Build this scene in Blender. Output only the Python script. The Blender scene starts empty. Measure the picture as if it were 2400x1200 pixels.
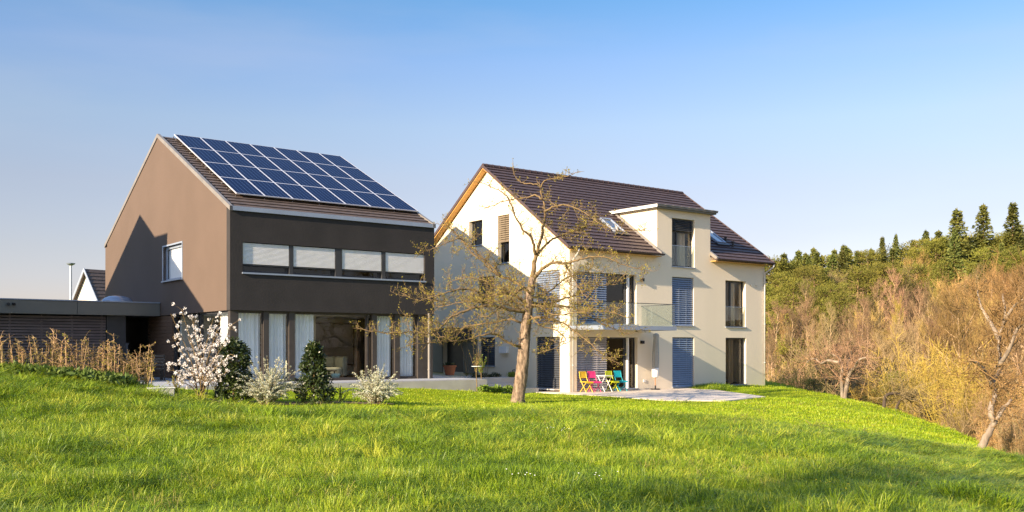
import bpy, bmesh, math, random
import numpy as np
from mathutils import Vector, Matrix

# ------------------------------------------------------------------ camera, sky, sun, exposure
scene = bpy.context.scene
COL = scene.collection
R = math.radians
FPX, V0 = 2270.5, 814.7            # focal length in photo pixels (2400 wide), horizon row

cam = bpy.data.cameras.new('camera')
cam_ob = bpy.data.objects.new('camera', cam)
COL.objects.link(cam_ob)
cam_ob.location = (0, 0, 0)
cam_ob.rotation_euler = (R(90), 0, 0)
cam.sensor_width = 36
cam.lens = 36 * FPX / 2400
cam.shift_x = 0
cam.shift_y = (V0 - 600) / 2400
cam.clip_start = 0.1
cam.clip_end = 5000
scene.camera = cam_ob

SUN = (Vector((math.cos(.651), math.sin(.651), 0)) + .13 * Vector((-math.sin(.651), math.cos(.651), 0)) + Vector((0, 0, -.375))).normalized()      # direction the sunlight travels
elev = math.asin(-SUN.z)
azim = math.atan2(-SUN.x, -SUN.y)                        # from +Y clockwise
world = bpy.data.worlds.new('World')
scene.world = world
world.use_nodes = True
wn = world.node_tree
wn.nodes.clear()
sky = wn.nodes.new('ShaderNodeTexSky')
sky.sky_type = 'NISHITA'
sky.sun_disc = False
sky.sun_elevation = elev
sky.sun_rotation = azim
sky.altitude = 400
sky.air_density = 1.0
sky.dust_density = 0.6
sky.ozone_density = 2.0
bg = wn.nodes.new('ShaderNodeBackground')
bg.inputs['Strength'].default_value = 0.083
wo = wn.nodes.new('ShaderNodeOutputWorld')
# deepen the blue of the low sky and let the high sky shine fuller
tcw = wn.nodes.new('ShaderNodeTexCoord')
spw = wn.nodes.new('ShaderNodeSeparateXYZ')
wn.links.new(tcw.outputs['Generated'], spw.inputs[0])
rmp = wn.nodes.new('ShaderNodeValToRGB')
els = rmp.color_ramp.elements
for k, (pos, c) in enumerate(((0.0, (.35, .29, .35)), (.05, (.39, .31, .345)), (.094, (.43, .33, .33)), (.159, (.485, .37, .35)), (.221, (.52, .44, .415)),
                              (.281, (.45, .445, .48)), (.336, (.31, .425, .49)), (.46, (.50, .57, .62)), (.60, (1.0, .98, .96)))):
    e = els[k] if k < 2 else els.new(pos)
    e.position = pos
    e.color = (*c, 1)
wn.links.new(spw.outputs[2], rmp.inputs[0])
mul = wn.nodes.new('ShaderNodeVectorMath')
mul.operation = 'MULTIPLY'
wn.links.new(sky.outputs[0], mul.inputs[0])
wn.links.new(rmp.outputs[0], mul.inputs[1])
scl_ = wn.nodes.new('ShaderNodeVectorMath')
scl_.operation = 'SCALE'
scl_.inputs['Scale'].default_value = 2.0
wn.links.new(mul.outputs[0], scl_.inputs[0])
# faint streaks of high haze
mpw = wn.nodes.new('ShaderNodeMapping')
mpw.inputs['Scale'].default_value = (1.3, 1.3, 7.0)
mpw.inputs['Rotation'].default_value = (.12, .2, .5)
wn.links.new(tcw.outputs['Generated'], mpw.inputs[0])
nzw = wn.nodes.new('ShaderNodeTexNoise')
nzw.inputs['Scale'].default_value = 1.9
nzw.inputs['Detail'].default_value = 7
wn.links.new(mpw.outputs[0], nzw.inputs['Vector'])
mrw = wn.nodes.new('ShaderNodeMapRange')
mrw.inputs['From Min'].default_value = .48
mrw.inputs['From Max'].default_value = .85
mrw.inputs['To Min'].default_value = 0
mrw.inputs['To Max'].default_value = .30
wn.links.new(nzw.outputs['Fac'], mrw.inputs['Value'])
mxw = wn.nodes.new('ShaderNodeMix')
mxw.data_type = 'RGBA'
mxw.inputs[7].default_value = (3.1, 3.2, 3.6, 1)
wn.links.new(mrw.outputs[0], mxw.inputs[0])
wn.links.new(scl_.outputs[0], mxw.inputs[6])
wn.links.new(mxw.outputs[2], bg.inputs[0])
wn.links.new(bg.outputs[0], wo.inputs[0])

sun = bpy.data.lights.new('sun', 'SUN')
sun.energy = 5.0
sun.angle = R(0.5)
sun.color = (1.0, 0.80, 0.56)
sun_ob = bpy.data.objects.new('sun', sun)
COL.objects.link(sun_ob)
sun_ob.rotation_euler = SUN.to_track_quat('-Z', 'Y').to_euler()
sun_ob.location = (-30, -30, 30)

vs = scene.view_settings
vs.view_transform = 'Standard'
vs.look = 'None'
vs.exposure = 1.35
vs.gamma = 1.0
vs.use_curve_mapping = False
scene.cycles.max_bounces = 8
scene.cycles.transparent_max_bounces = 24
scene.cycles.use_denoising = True
scene.cycles.denoising_prefilter = 'NONE'

random.seed(7)
rng = random.Random(11)

# ------------------------------------------------------------------ materials
def lin(c):
    return tuple(((x / 255) / 12.92 if x / 255 <= .04045 else ((x / 255 + .055) / 1.055) ** 2.4) for x in c)

def mat(name, col, rough=.7, col2=None, nscale=3.0, bump=0.0, bscale=40.0, metal=0.0, spec=.4,
        vary=0.0, trans=0.0, detail=6.0, stretch=None):
    """Principled material with a noise mix of two colours, a noise bump and a per-object value shift."""
    m = bpy.data.materials.new(name)
    m.use_nodes = True
    nt = m.node_tree
    N = nt.nodes
    L = nt.links
    b = N['Principled BSDF']
    b.inputs['Roughness'].default_value = rough
    b.inputs['Metallic'].default_value = metal
    b.inputs['Specular IOR Level'].default_value = spec
    tc = N.new('ShaderNodeTexCoord')
    src = tc.outputs['Object']
    if stretch:
        mp = N.new('ShaderNodeMapping')
        mp.inputs['Scale'].default_value = stretch
        L.new(src, mp.inputs[0])
        src = mp.outputs[0]
    out = None
    c = (*col, 1)
    if col2:
        n = N.new('ShaderNodeTexNoise')
        n.inputs['Scale'].default_value = nscale
        n.inputs['Detail'].default_value = detail
        L.new(src, n.inputs['Vector'])
        r = N.new('ShaderNodeValToRGB')
        r.color_ramp.elements[0].position = .35
        r.color_ramp.elements[1].position = .65
        r.color_ramp.elements[0].color = c
        r.color_ramp.elements[1].color = (*col2, 1)
        L.new(n.outputs['Fac'], r.inputs[0])
        out = r.outputs[0]
    if vary:
        oi = N.new('ShaderNodeObjectInfo')
        mr = N.new('ShaderNodeMapRange')
        mr.inputs['To Min'].default_value = 1 - vary
        mr.inputs['To Max'].default_value = 1 + vary
        L.new(oi.outputs['Random'], mr.inputs['Value'])
        h = N.new('ShaderNodeHueSaturation')
        h.inputs['Color'].default_value = c
        L.new(mr.outputs[0], h.inputs['Value'])
        m2 = N.new('ShaderNodeMapRange')
        m2.inputs['To Min'].default_value = .5 - vary * .06
        m2.inputs['To Max'].default_value = .5 + vary * .06
        mm = N.new('ShaderNodeMath')
        mm.operation = 'FRACT'
        mu = N.new('ShaderNodeMath')
        mu.operation = 'MULTIPLY'
        mu.inputs[1].default_value = 17.3
        L.new(oi.outputs['Random'], mu.inputs[0])
        L.new(mu.outputs[0], mm.inputs[0])
        L.new(mm.outputs[0], m2.inputs['Value'])
        L.new(m2.outputs[0], h.inputs['Hue'])
        if out:
            L.new(out, h.inputs['Color'])
        out = h.outputs[0]
    if out:
        L.new(out, b.inputs['Base Color'])
    else:
        b.inputs['Base Color'].default_value = c
    if bump:
        n = N.new('ShaderNodeTexNoise')
        n.inputs['Scale'].default_value = bscale
        n.inputs['Detail'].default_value = 8
        L.new(src, n.inputs['Vector'])
        bp = N.new('ShaderNodeBump')
        bp.inputs['Strength'].default_value = bump
        bp.inputs['Distance'].default_value = .02
        L.new(n.outputs['Fac'], bp.inputs['Height'])
        L.new(bp.outputs[0], b.inputs['Normal'])
    if trans:
        t = N.new('ShaderNodeBsdfTranslucent')
        if out:
            L.new(out, t.inputs[0])
        else:
            t.inputs[0].default_value = c
        mx = N.new('ShaderNodeMixShader')
        mx.inputs[0].default_value = trans
        L.new(b.outputs[0], mx.inputs[1])
        L.new(t.outputs[0], mx.inputs[2])
        L.new(mx.outputs[0], N['Material Output'].inputs['Surface'])
    return m

def glass(name, tint=(.97, .985, .98), ior=1.5, rough=0.0):
    m = bpy.data.materials.new(name)
    m.use_nodes = True
    nt = m.node_tree
    N = nt.nodes
    L = nt.links
    N.remove(N['Principled BSDF'])
    tr = N.new('ShaderNodeBsdfTransparent')
    tr.inputs[0].default_value = (*tint, 1)
    gl = N.new('ShaderNodeBsdfGlossy')
    gl.inputs['Roughness'].default_value = rough
    lw = N.new('ShaderNodeLayerWeight')            # Schlick: the same from both faces of a pane
    lw.inputs[0].default_value = .5
    pw = N.new('ShaderNodeMath'); pw.operation = 'POWER'; pw.inputs[1].default_value = 5
    L.new(lw.outputs['Facing'], pw.inputs[0])
    f0 = ((ior - 1) / (ior + 1)) ** 2 * 1.6
    fr = N.new('ShaderNodeMath'); fr.operation = 'MULTIPLY_ADD'
    fr.inputs[1].default_value = 1 - f0; fr.inputs[2].default_value = f0
    L.new(pw.outputs[0], fr.inputs[0])
    mx = N.new('ShaderNodeMixShader')
    L.new(fr.outputs[0], mx.inputs[0])
    L.new(tr.outputs[0], mx.inputs[1])
    L.new(gl.outputs[0], mx.inputs[2])
    L.new(mx.outputs[0], N['Material Output'].inputs['Surface'])
    return m

M = {}
M['dark_render'] = mat('dark_render', (.106, .075, .058), .9, (.116, .082, .064), .6, .12, 40)
M['front_render_shaded'] = mat('front_render_shaded', (.028, .0255, .026), .85, (.037, .033, .0335), 1.1, .3, 14)  # same render as the gable, its grazing-light shade put into the colour
M['cream'] = mat('cream_render', (.80, .695, .54), .9, (.765, .665, .515), .9, .14, 45, stretch=(1, 1, .3))
M['tile_brown'] = mat('brown_roof_tile', (.058, .040, .042), .6, (.085, .057, .056), 5, .1, 60, spec=.35)
M['tile_dark'] = mat('dark_roof_tile', (.075, .056, .046), .6, (.11, .08, .064), 5, .1, 60)
M['zinc'] = mat('zinc_sheet', (.34, .40, .50), .42, (.30, .35, .44), 1.5, metal=.35)
M['zinc_warm'] = mat('pale_metal_trim', (.27, .25, .23), .5, (.22, .205, .19), 2, metal=.3)
M['wood_soffit'] = mat('golden_soffit_board', (.62, .36, .11), .6, (.52, .29, .085), 2, .1, 30, stretch=(1, 8, 8))
M['anthracite'] = mat('anthracite_frame', (.035, .037, .042), .4, (.045, .046, .05), 4)
M['frame_brown'] = mat('bronze_frame', (.05, .043, .04), .45, (.06, .052, .048), 4)
M['blind_white'] = mat('white_roller_shutter', (.80, .80, .82), .5, (.76, .76, .78), 3)
M['blind_sky_tint'] = mat('grey_blind_sky_reflection', (.27, .33, .44), .38, (.24, .30, .40), 4, metal=.35)  # grey slats with the reflected sky blue mixed into their colour
M['blind_dark'] = mat('dark_metal_blind', (.06, .065, .075), .42, (.075, .08, .09), 4, metal=.2)
M['blind_sun_tint'] = mat('grey_blind_sunlit', (.24, .19, .13), .45, (.2, .16, .11), 4, metal=.2)  # same grey slats, warm tint of direct sun put into the colour
M['blind_shade_tint'] = mat('grey_blind_shaded', (.44, .42, .46), .5, (.40, .39, .42), 4)  # same grey slats, balcony shade and terrace reflection put into the colour
M['glass'] = glass('window_glass')
M['glass_green'] = glass('railing_glass', (.935, .965, .945))
M['glass_sky'] = glass('skylight_glass', (.25, .3, .35), 3.2)
M['curtain'] = mat('white_curtain', (.88, .92, .95), .9, (.83, .87, .90), 2, trans=.12, stretch=(3, 3, .3))
M['curtain_cream'] = mat('cream_curtain', (.75, .60, .42), .9, (.68, .53, .36), 2, trans=.3, stretch=(3, 3, .3))
M['concrete'] = mat('pale_concrete', (.50, .48, .45), .85, (.42, .40, .375), 1.6, .15, 30)
M['paving'] = mat('terrace_paving', (.64, .56, .48), .85, (.57, .50, .43), 1.2, .12, 30)
M['paving_cool'] = mat('slate_blue_paving', (.36, .38, .42), .8, (.31, .33, .37), 1.6, .1, 30)
M['white_paint'] = mat('white_paint', (.78, .78, .77), .5, (.73, .73, .72), 3)
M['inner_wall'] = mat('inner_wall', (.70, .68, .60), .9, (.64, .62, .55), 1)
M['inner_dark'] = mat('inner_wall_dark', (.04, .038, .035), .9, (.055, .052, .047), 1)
M['inner_floor'] = mat('oak_floor', (.20, .13, .075), .5, (.15, .095, .055), 3, stretch=(1, 9, 1))
M['wood_slat'] = mat('weathered_slat', (.13, .10, .092), .75, (.20, .155, .14), 2.2, .3, 25, stretch=(.6, 1, 9))
M['wood_warm'] = mat('warm_cladding', (.20, .12, .075), .7, (.14, .085, .055), 3, .2, 25, stretch=(.6, 1, 9))
M['fascia'] = mat('olive_grey_fascia', (.17, .165, .145), .5, (.15, .147, .13), 1.2, metal=.1)
M['black'] = mat('black_plastic', (.015, .015, .016), .5, (.022, .022, .024), 5)
M['terracotta'] = mat('terracotta', (.42, .15, .07), .8, (.36, .125, .06), 5, .1, 30)
M['panel_frame'] = mat('aluminium_frame', (.78, .79, .82), .35, (.7, .71, .74), 3, metal=.35)

def panel_material():
    """Solar cells: dark blue silicon, thin pale busbars and cell gaps in panel coordinates (UV)."""
    m = bpy.data.materials.new('solar_cells')
    m.use_nodes = True
    N = m.node_tree.nodes
    L = m.node_tree.links
    b = N['Principled BSDF']
    b.inputs['Roughness'].default_value = .16
    b.inputs['Specular IOR Level'].default_value = .015
    uv = N.new('ShaderNodeUVMap')
    sp = N.new('ShaderNodeSeparateXYZ')
    L.new(uv.outputs[0], sp.inputs[0])

    def line(sock, freq, width, phase=0.0):
        a = N.new('ShaderNodeMath'); a.operation = 'MULTIPLY_ADD'
        a.inputs[1].default_value = freq; a.inputs[2].default_value = phase
        L.new(sock, a.inputs[0])
        f = N.new('ShaderNodeMath'); f.operation = 'FRACT'
        L.new(a.outputs[0], f.inputs[0])
        c = N.new('ShaderNodeMath'); c.operation = 'LESS_THAN'
        c.inputs[1].default_value = width
        L.new(f.outputs[0], c.inputs[0])
        return c.outputs[0]
    bus = line(sp.outputs[0], 6, .16, .08)
    gapy = line(sp.outputs[1], 10, .16, .07)
    gapx = line(sp.outputs[0], 6, .05, .5)
    dash = N.new('ShaderNodeMath'); dash.operation = 'MULTIPLY'
    inv = N.new('ShaderNodeMath'); inv.operation = 'SUBTRACT'; inv.inputs[0].default_value = 1
    L.new(gapy, inv.inputs[1])
    L.new(bus, dash.inputs[0]); L.new(inv.outputs[0], dash.inputs[1])
    ns = N.new('ShaderNodeTexNoise'); ns.inputs['Scale'].default_value = 1.3
    oi = N.new('ShaderNodeTexCoord'); L.new(oi.outputs['Object'], ns.inputs['Vector'])
    base = N.new('ShaderNodeMix'); base.data_type = 'RGBA'
    base.inputs[6].default_value = (.0022, .0075, .038, 1); base.inputs[7].default_value = (.004, .013, .058, 1)
    L.new(ns.outputs['Fac'], base.inputs[0])
    m1 = N.new('ShaderNodeMix'); m1.data_type = 'RGBA'
    L.new(base.outputs[2], m1.inputs[6]); m1.inputs[7].default_value = (.004, .008, .03, 1)
    L.new(gapy, m1.inputs[0])
    m2 = N.new('ShaderNodeMix'); m2.data_type = 'RGBA'
    L.new(m1.outputs[2], m2.inputs[6]); m2.inputs[7].default_value = (.035, .07, .16, 1)
    L.new(dash.outputs[0], m2.inputs[0])
    L.new(m2.outputs[2], b.inputs['Base Color'])
    return m
M['cells'] = panel_material()

M['bark_apple'] = mat('apple_bark', (.31, .225, .16), .9, (.095, .068, .047), 13, 1.0, 30, stretch=(1, 1, .35))
M['bark_limb'] = mat('mossy_limb_bark', (.21, .145, .07), .9, (.10, .068, .035), 8, .6, 30)
M['bark_dark'] = mat('dark_wet_bark', (.075, .055, .04), .9, (.045, .034, .026), 5, .5, 25)
M['bark_pale'] = mat('pale_bark', (.30, .245, .185), .9, (.17, .13, .095), 6, .6, 25, stretch=(1, 1, .35))
M['bark_stem'] = mat('pale_forest_stem', (.52, .37, .22), .9, (.36, .25, .14), 3, .3, 20, vary=.2)
M['bark_warm'] = mat('forest_bark', (.26, .165, .085), .9, (.16, .10, .055), 3, .3, 20, vary=.3)
M['twig_apple'] = mat('apple_twig', (.21, .145, .065), .85, (.14, .095, .045), 6)
M['twig_orange'] = mat('orange_brown_twigs', (.40, .27, .085), .85, (.27, .18, .06), 1.2, vary=.42, trans=.12)
M['twig_rust'] = mat('rusty_twigs', (.27, .18, .09), .85, (.18, .12, .065), 1.2, vary=.45, trans=.12)
M['twig_yellow'] = mat('yellow_green_twigs', (.43, .31, .055), .85, (.33, .25, .05), 1.2, vary=.25, trans=.15)
M['bud'] = mat('yellow_green_buds', (.40, .33, .045), .7, (.27, .225, .035), 4, trans=.35)
M['spruce'] = mat('spruce_needles', (.075, .10, .02), .75, (.17, .18, .035), .9, vary=.3, trans=.15)
M['pine'] = mat('pine_needles', (.135, .145, .02), .75, (.22, .205, .028), .8, vary=.25, trans=.2)
M['ivy'] = mat('olive_leaves', (.16, .165, .02), .7, (.23, .21, .03), 1.4, vary=.2, trans=.25)
M['laurel'] = mat('dark_glossy_leaves', (.020, .036, .009), .38, (.045, .066, .014), 3, trans=.12, spec=.5)
M['fresh_leaf'] = mat('fresh_green_leaves', (.13, .22, .025), .55, (.2, .28, .03), 3, trans=.3)
M['blossom'] = mat('white_blossom', (.84, .81, .78), .8, (.80, .74, .70), 5, trans=.3)
M['spirea_flower'] = mat('creamy_white_florets', (.70, .70, .58), .8, (.55, .58, .40), 6, trans=.3)
M['hedge_stem'] = mat('tan_sapling_stem', (.42, .29, .155), .85, (.29, .19, .10), 5, vary=.2)
M['hedge_leaf'] = mat('coppery_old_leaves', (.30, .185, .06), .8, (.24, .25, .03), 1.6, vary=.3, trans=.3)

# ------------------------------------------------------------------ mesh helpers
class MB:
    def __init__(self, oz=0.0):
        self.v = []
        self.f = []
        self.mi = []
        self.oz = oz
        self.cur = 0
        self.uvs = None

    def vert(self, p):
        self.v.append((p[0], p[1], p[2] + self.oz))
        return len(self.v) - 1

    def face(self, *pts):
        i = [self.vert(p) for p in pts]
        self.f.append(i)
        self.mi.append(self.cur)

    def box(self, x0, x1, y0, y1, z0, z1):
        x0, x1 = min(x0, x1), max(x0, x1)
        y0, y1 = min(y0, y1), max(y0, y1)
        z0, z1 = min(z0, z1), max(z0, z1)
        b = len(self.v)
        for z in (z0, z1):
            for x, y in ((x0, y0), (x1, y0), (x1, y1), (x0, y1)):
                self.vert((x, y, z))
        for q in ((3, 2, 1, 0), (4, 5, 6, 7), (0, 1, 5, 4), (1, 2, 6, 5), (2, 3, 7, 6), (3, 0, 4, 7)):
            self.f.append([b + i for i in q])
            self.mi.append(self.cur)

    def hexa(self, p):
        """p: 8 corners, bottom ring then top ring."""
        b = len(self.v)
        for q in p:
            self.vert(q)
        for q in ((3, 2, 1, 0), (4, 5, 6, 7), (0, 1, 5, 4), (1, 2, 6, 5), (2, 3, 7, 6), (3, 0, 4, 7)):
            self.f.append([b + i for i in q])
            self.mi.append(self.cur)

    def prism(self, poly, a, b, axis):
        """extrude a 2D polygon between a and b along axis ('x','y','z')."""
        def P(q, w):
            return {'x': (w, q[0], q[1]), 'y': (q[0], w, q[1]), 'z': (q[0], q[1], w)}[axis]
        n = len(poly)
        i0 = [self.vert(P(q, a)) for q in poly]
        i1 = [self.vert(P(q, b)) for q in poly]
        self.f.append(i0[::-1]); self.mi.append(self.cur)
        self.f.append(i1); self.mi.append(self.cur)
        for k in range(n):
            self.f.append([i0[k], i0[(k + 1) % n], i1[(k + 1) % n], i1[k]])
            self.mi.append(self.cur)

    def tube(self, pts, rad, n=6, cap=True):
        pts = [Vector(p) for p in pts]
        if len(pts) < 2:
            return
        if not hasattr(rad, '__len__'):
            rad = [rad] * len(pts)
        d = (pts[1] - pts[0]).normalized()
        ref = Vector((1, 0, 0)) if abs(d.x) < .8 else Vector((0, 1, 0))
        u = d.cross(ref).normalized()
        prev = None
        for k, p in enumerate(pts):
            if k < len(pts) - 1:
                d2 = pts[k + 1] - p
                if k > 0:
                    d2 = d2.normalized() + (p - pts[k - 1]).normalized()
                if d2.length > 1e-9:
                    d = d2.normalized()
            else:
                d = (p - pts[k - 1]).normalized()
            u = (u - d * u.dot(d))
            u = u.normalized() if u.length > 1e-6 else d.orthogonal().normalized()
            w = d.cross(u)
            ring = []
            for j in range(n):
                a = 2 * math.pi * j / n
                ring.append(self.vert(p + (u * math.cos(a) + w * math.sin(a)) * rad[k]))
            if prev:
                for j in range(n):
                    self.f.append([prev[j], prev[(j + 1) % n], ring[(j + 1) % n], ring[j]])
                    self.mi.append(self.cur)
            elif cap:
                self.f.append(ring[::-1]); self.mi.append(self.cur)
            prev = ring
        if cap:
            self.f.append(prev); self.mi.append(self.cur)

    def cyl(self, x, y, z0, z1, r0, r1=None, n=16):
        self.tube([(x, y, z0), (x, y, z1)], [r0, r0 if r1 is None else r1], n)

    def leaf(self, p, d, size, w, up=None):
        d = Vector(d).normalized()
        s = d.cross(Vector(up) if up else Vector((rng.uniform(-1, 1), rng.uniform(-1, 1), rng.uniform(-1, 1))))
        s = s.normalized() if s.length > 1e-5 else d.orthogonal().normalized()
        p = Vector(p)
        self.face(p, p + d * size * .5 + s * w, p + d * size, p + d * size * .5 - s * w)

    def build(self, name, mats, parent=None, smooth=False, recalc=False, bevel=0.0):
        me = bpy.data.meshes.new(name)
        me.from_pydata(self.v, [], self.f)
        if not isinstance(mats, (list, tuple)):
            mats = [mats]
        for m in mats:
            me.materials.append(m)
        if len(mats) > 1:
            me.polygons.foreach_set('material_index', self.mi)
        if recalc:
            bm = bmesh.new()
            bm.from_mesh(me)
            bmesh.ops.recalc_face_normals(bm, faces=bm.faces)
            bm.to_mesh(me)
            bm.free()
        if smooth:
            me.polygons.foreach_set('use_smooth', [True] * len(me.polygons))
        me.update()
        o = bpy.data.objects.new(name, me)
        COL.objects.link(o)
        if parent:
            o.parent = parent
        if bevel:
            b = o.modifiers.new('bevel', 'BEVEL')
            b.width = bevel
            b.segments = 2
            b.limit_method = 'ANGLE'
        return o

def tag(o, label=None, cat=None, group=None, kind=None):
    if label: o['label'] = label
    if cat: o['category'] = cat
    if group: o['group'] = group
    if kind: o['kind'] = kind
    return o

def thing(name, label, cat, loc=(0, 0, 0), rz=0.0, group=None):
    o = bpy.data.objects.new(name, None)
    o.empty_display_size = .3
    COL.objects.link(o)
    o.location = loc
    o.rotation_euler = (0, 0, rz)
    return tag(o, label, cat, group)

def copy_tree(o, parent=None):
    c = o.copy()
    COL.objects.link(c)
    c.parent = parent
    for ch in o.children:
        copy_tree(ch, c)
    return c

def wall(mb, F, top, z0, holes, th):
    """Wall with openings. F(a, depth, z) -> local point; top = [(a, z), ...] roofline; holes = (a0, a1, z0, z1)."""
    def topz(a):
        for (a0, h0), (a1, h1) in zip(top, top[1:]):
            if a0 - 1e-9 <= a <= a1 + 1e-9 and a1 > a0:
                return h0 + (h1 - h0) * (a - a0) / (a1 - a0)
        return top[-1][1]
    A0, A1 = top[0][0], top[-1][0]
    xs = sorted({round(x, 5) for x in [t[0] for t in top] + [h[0] for h in holes] + [h[1] for h in holes]})
    e = 1e-6
    for x0, x1 in zip(xs, xs[1:]):
        mid = (x0 + x1) / 2
        hs = sorted([(h[2], h[3]) for h in holes if h[0] < mid < h[1]])
        t0, t1 = topz(x0 + e), topz(x1 - e)
        zl = z0
        segs = []
        for a, b in hs:
            if a > zl + e:
                segs.append((zl, zl, a, a))
            zl = b
        segs.append((zl, zl, t0, t1))
        for b0, b1, c0, c1 in segs:
            for dep in (0, th):
                mb.face(F(x0, dep, b0), F(x1, dep, b1), F(x1, dep, c1), F(x0, dep, c0))
        mb.face(F(x0, 0, t0), F(x1, 0, t1), F(x1, th, t1), F(x0, th, t0))
    for a0, a1, h0, h1 in holes:
        mb.face(F(a0, 0, h0), F(a0, th, h0), F(a0, th, h1), F(a0, 0, h1))
        mb.face(F(a1, 0, h0), F(a1, th, h0), F(a1, th, h1), F(a1, 0, h1))
        mb.face(F(a0, 0, h1), F(a1, 0, h1), F(a1, th, h1), F(a0, th, h1))
        mb.face(F(a0, 0, h0), F(a1, 0, h0), F(a1, th, h0), F(a0, th, h0))
    for a in (A0, A1):
        z1 = topz(a)
        mb.face(F(a, 0, z0), F(a, th, z0), F(a, th, z1), F(a, 0, z1))
    mb.face(F(A0, 0, z0), F(A1, 0, z0), F(A1, th, z0), F(A0, th, z0))
    steps = [t for t in zip(top, top[1:]) if abs(t[1][0] - t[0][0]) < 1e-9]
    for (a, h0), (_, h1) in steps:
        mb.face(F(a, 0, h0), F(a, th, h0), F(a, th, h1), F(a, 0, h1))

def fbox(mb, F, a0, a1, d0, d1, z0, z1):
    p, q = F(a0, d0, z0), F(a1, d1, z1)
    mb.box(p[0], q[0], p[1], q[1], p[2], q[2])

def slats(mb, F, a0, a1, z0, z1, dep, pitch=.098, tilt=.03, gap_at=None):
    """Louvre blind: thin tilted slats with side cords."""
    n = max(2, int((z1 - z0) / pitch))
    for i in range(n):
        z = z0 + (i + .5) * (z1 - z0) / n
        h = (z1 - z0) / n * .5
        p = []
        for (dd, zz) in ((dep - tilt, z - h * .84), (dep - tilt + .006, z - h * .84 - .004), (dep + tilt + .006, z + h * .84 - .004), (dep + tilt, z + h * .84)):
            p.append((dd, zz))
        L = [F(a0, d, zz) for d, zz in p]
        Q = [F(a1, d, zz) for d, zz in p]
        mb.hexa([L[0], L[1], L[2], L[3], Q[0], Q[1], Q[2], Q[3]])

def window(parent, F, oz, a0, a1, z0, z1, dep=.16, fw=.065, fmat='anthracite', mull=(), blind=None, bz0=None,
           bmat='blind_sky_tint', sill=True, bx1=None, bdep=.06, pane='glass', sillmat='zinc', transom=(), name='window', sill_out=.06):
    m = MB(oz)
    fbox(m, F, a0, a0 + fw, dep, dep + .07, z0, z1)
    fbox(m, F, a1 - fw, a1, dep, dep + .07, z0, z1)
    fbox(m, F, a0 + fw, a1 - fw, dep, dep + .07, z0, z0 + fw)
    fbox(m, F, a0 + fw, a1 - fw, dep, dep + .07, z1 - fw, z1)
    for x in mull:
        fbox(m, F, x - fw * .7, x + fw * .7, dep - .003, dep + .067, z0 + fw, z1 - fw)
    for z in transom:
        fbox(m, F, a0 + fw, a1 - fw, dep + .003, dep + .06, z - fw * .6, z + fw * .6)
    w = m.build(name, M[fmat], parent)
    g = MB(oz)
    g.face(F(a0 + .02, dep + .035, z0 + .02), F(a1 - .02, dep + .035, z0 + .02), F(a1 - .02, dep + .035, z1 - .02), F(a0 + .02, dep + .035, z1 - .02))
    g.build('pane', M[pane], w)
    if blind:
        b = MB(oz)
        bz = z0 + .03 if bz0 is None else bz0
        bx = a1 - .02 if bx1 is None else bx1
        slats(b, F, a0 + .02, bx, bz, z1 - .02, bdep)
        fbox(b, F, a0 + .02, bx, bdep - .03, bdep + .03, bz - .035, bz)
        for k in range(1, 3):
            x = a0 + (bx - a0) * (k / 3 if bx - a0 > 1.4 else .42 + .001 * k)
            fbox(b, F, x - .006, x + .006, bdep - .036, bdep - .030, bz, z1 - .02)
        b.build('blind', M[bmat], w)
    if sill:
        s = MB(oz)
        fbox(s, F, a0 - .02, a1 + .02, -sill_out, dep - .002, z0 - .03, z0 + .018)
        s.build('sill', M[sillmat], w)
    return w

# ------------------------------------------------------------------ places
YAW = 0.651
E1 = Vector((math.cos(YAW), math.sin(YAW), 0))
E2 = Vector((-math.sin(YAW), math.cos(YAW), 0))
AO = Vector((-9.752, 33.501, 0))          # near corner of the dark house
BO = Vector((2.527, 42.603, 0))           # near corner of the cream house
ZA, ZB = -1.22, -1.965                    # their floor levels

def inA(s, t, z=0):
    p = AO + E1 * s + E2 * t
    return Vector((p.x, p.y, z))

def inB(s, t, z=0):
    p = BO + E1 * s + E2 * t
    return Vector((p.x, p.y, z))

def at(u, v, y):
    """point seen at photo pixel (u, v) at distance y"""
    return ((u - 1200) / FPX * y, y, (V0 - v) / FPX * y)

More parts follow.
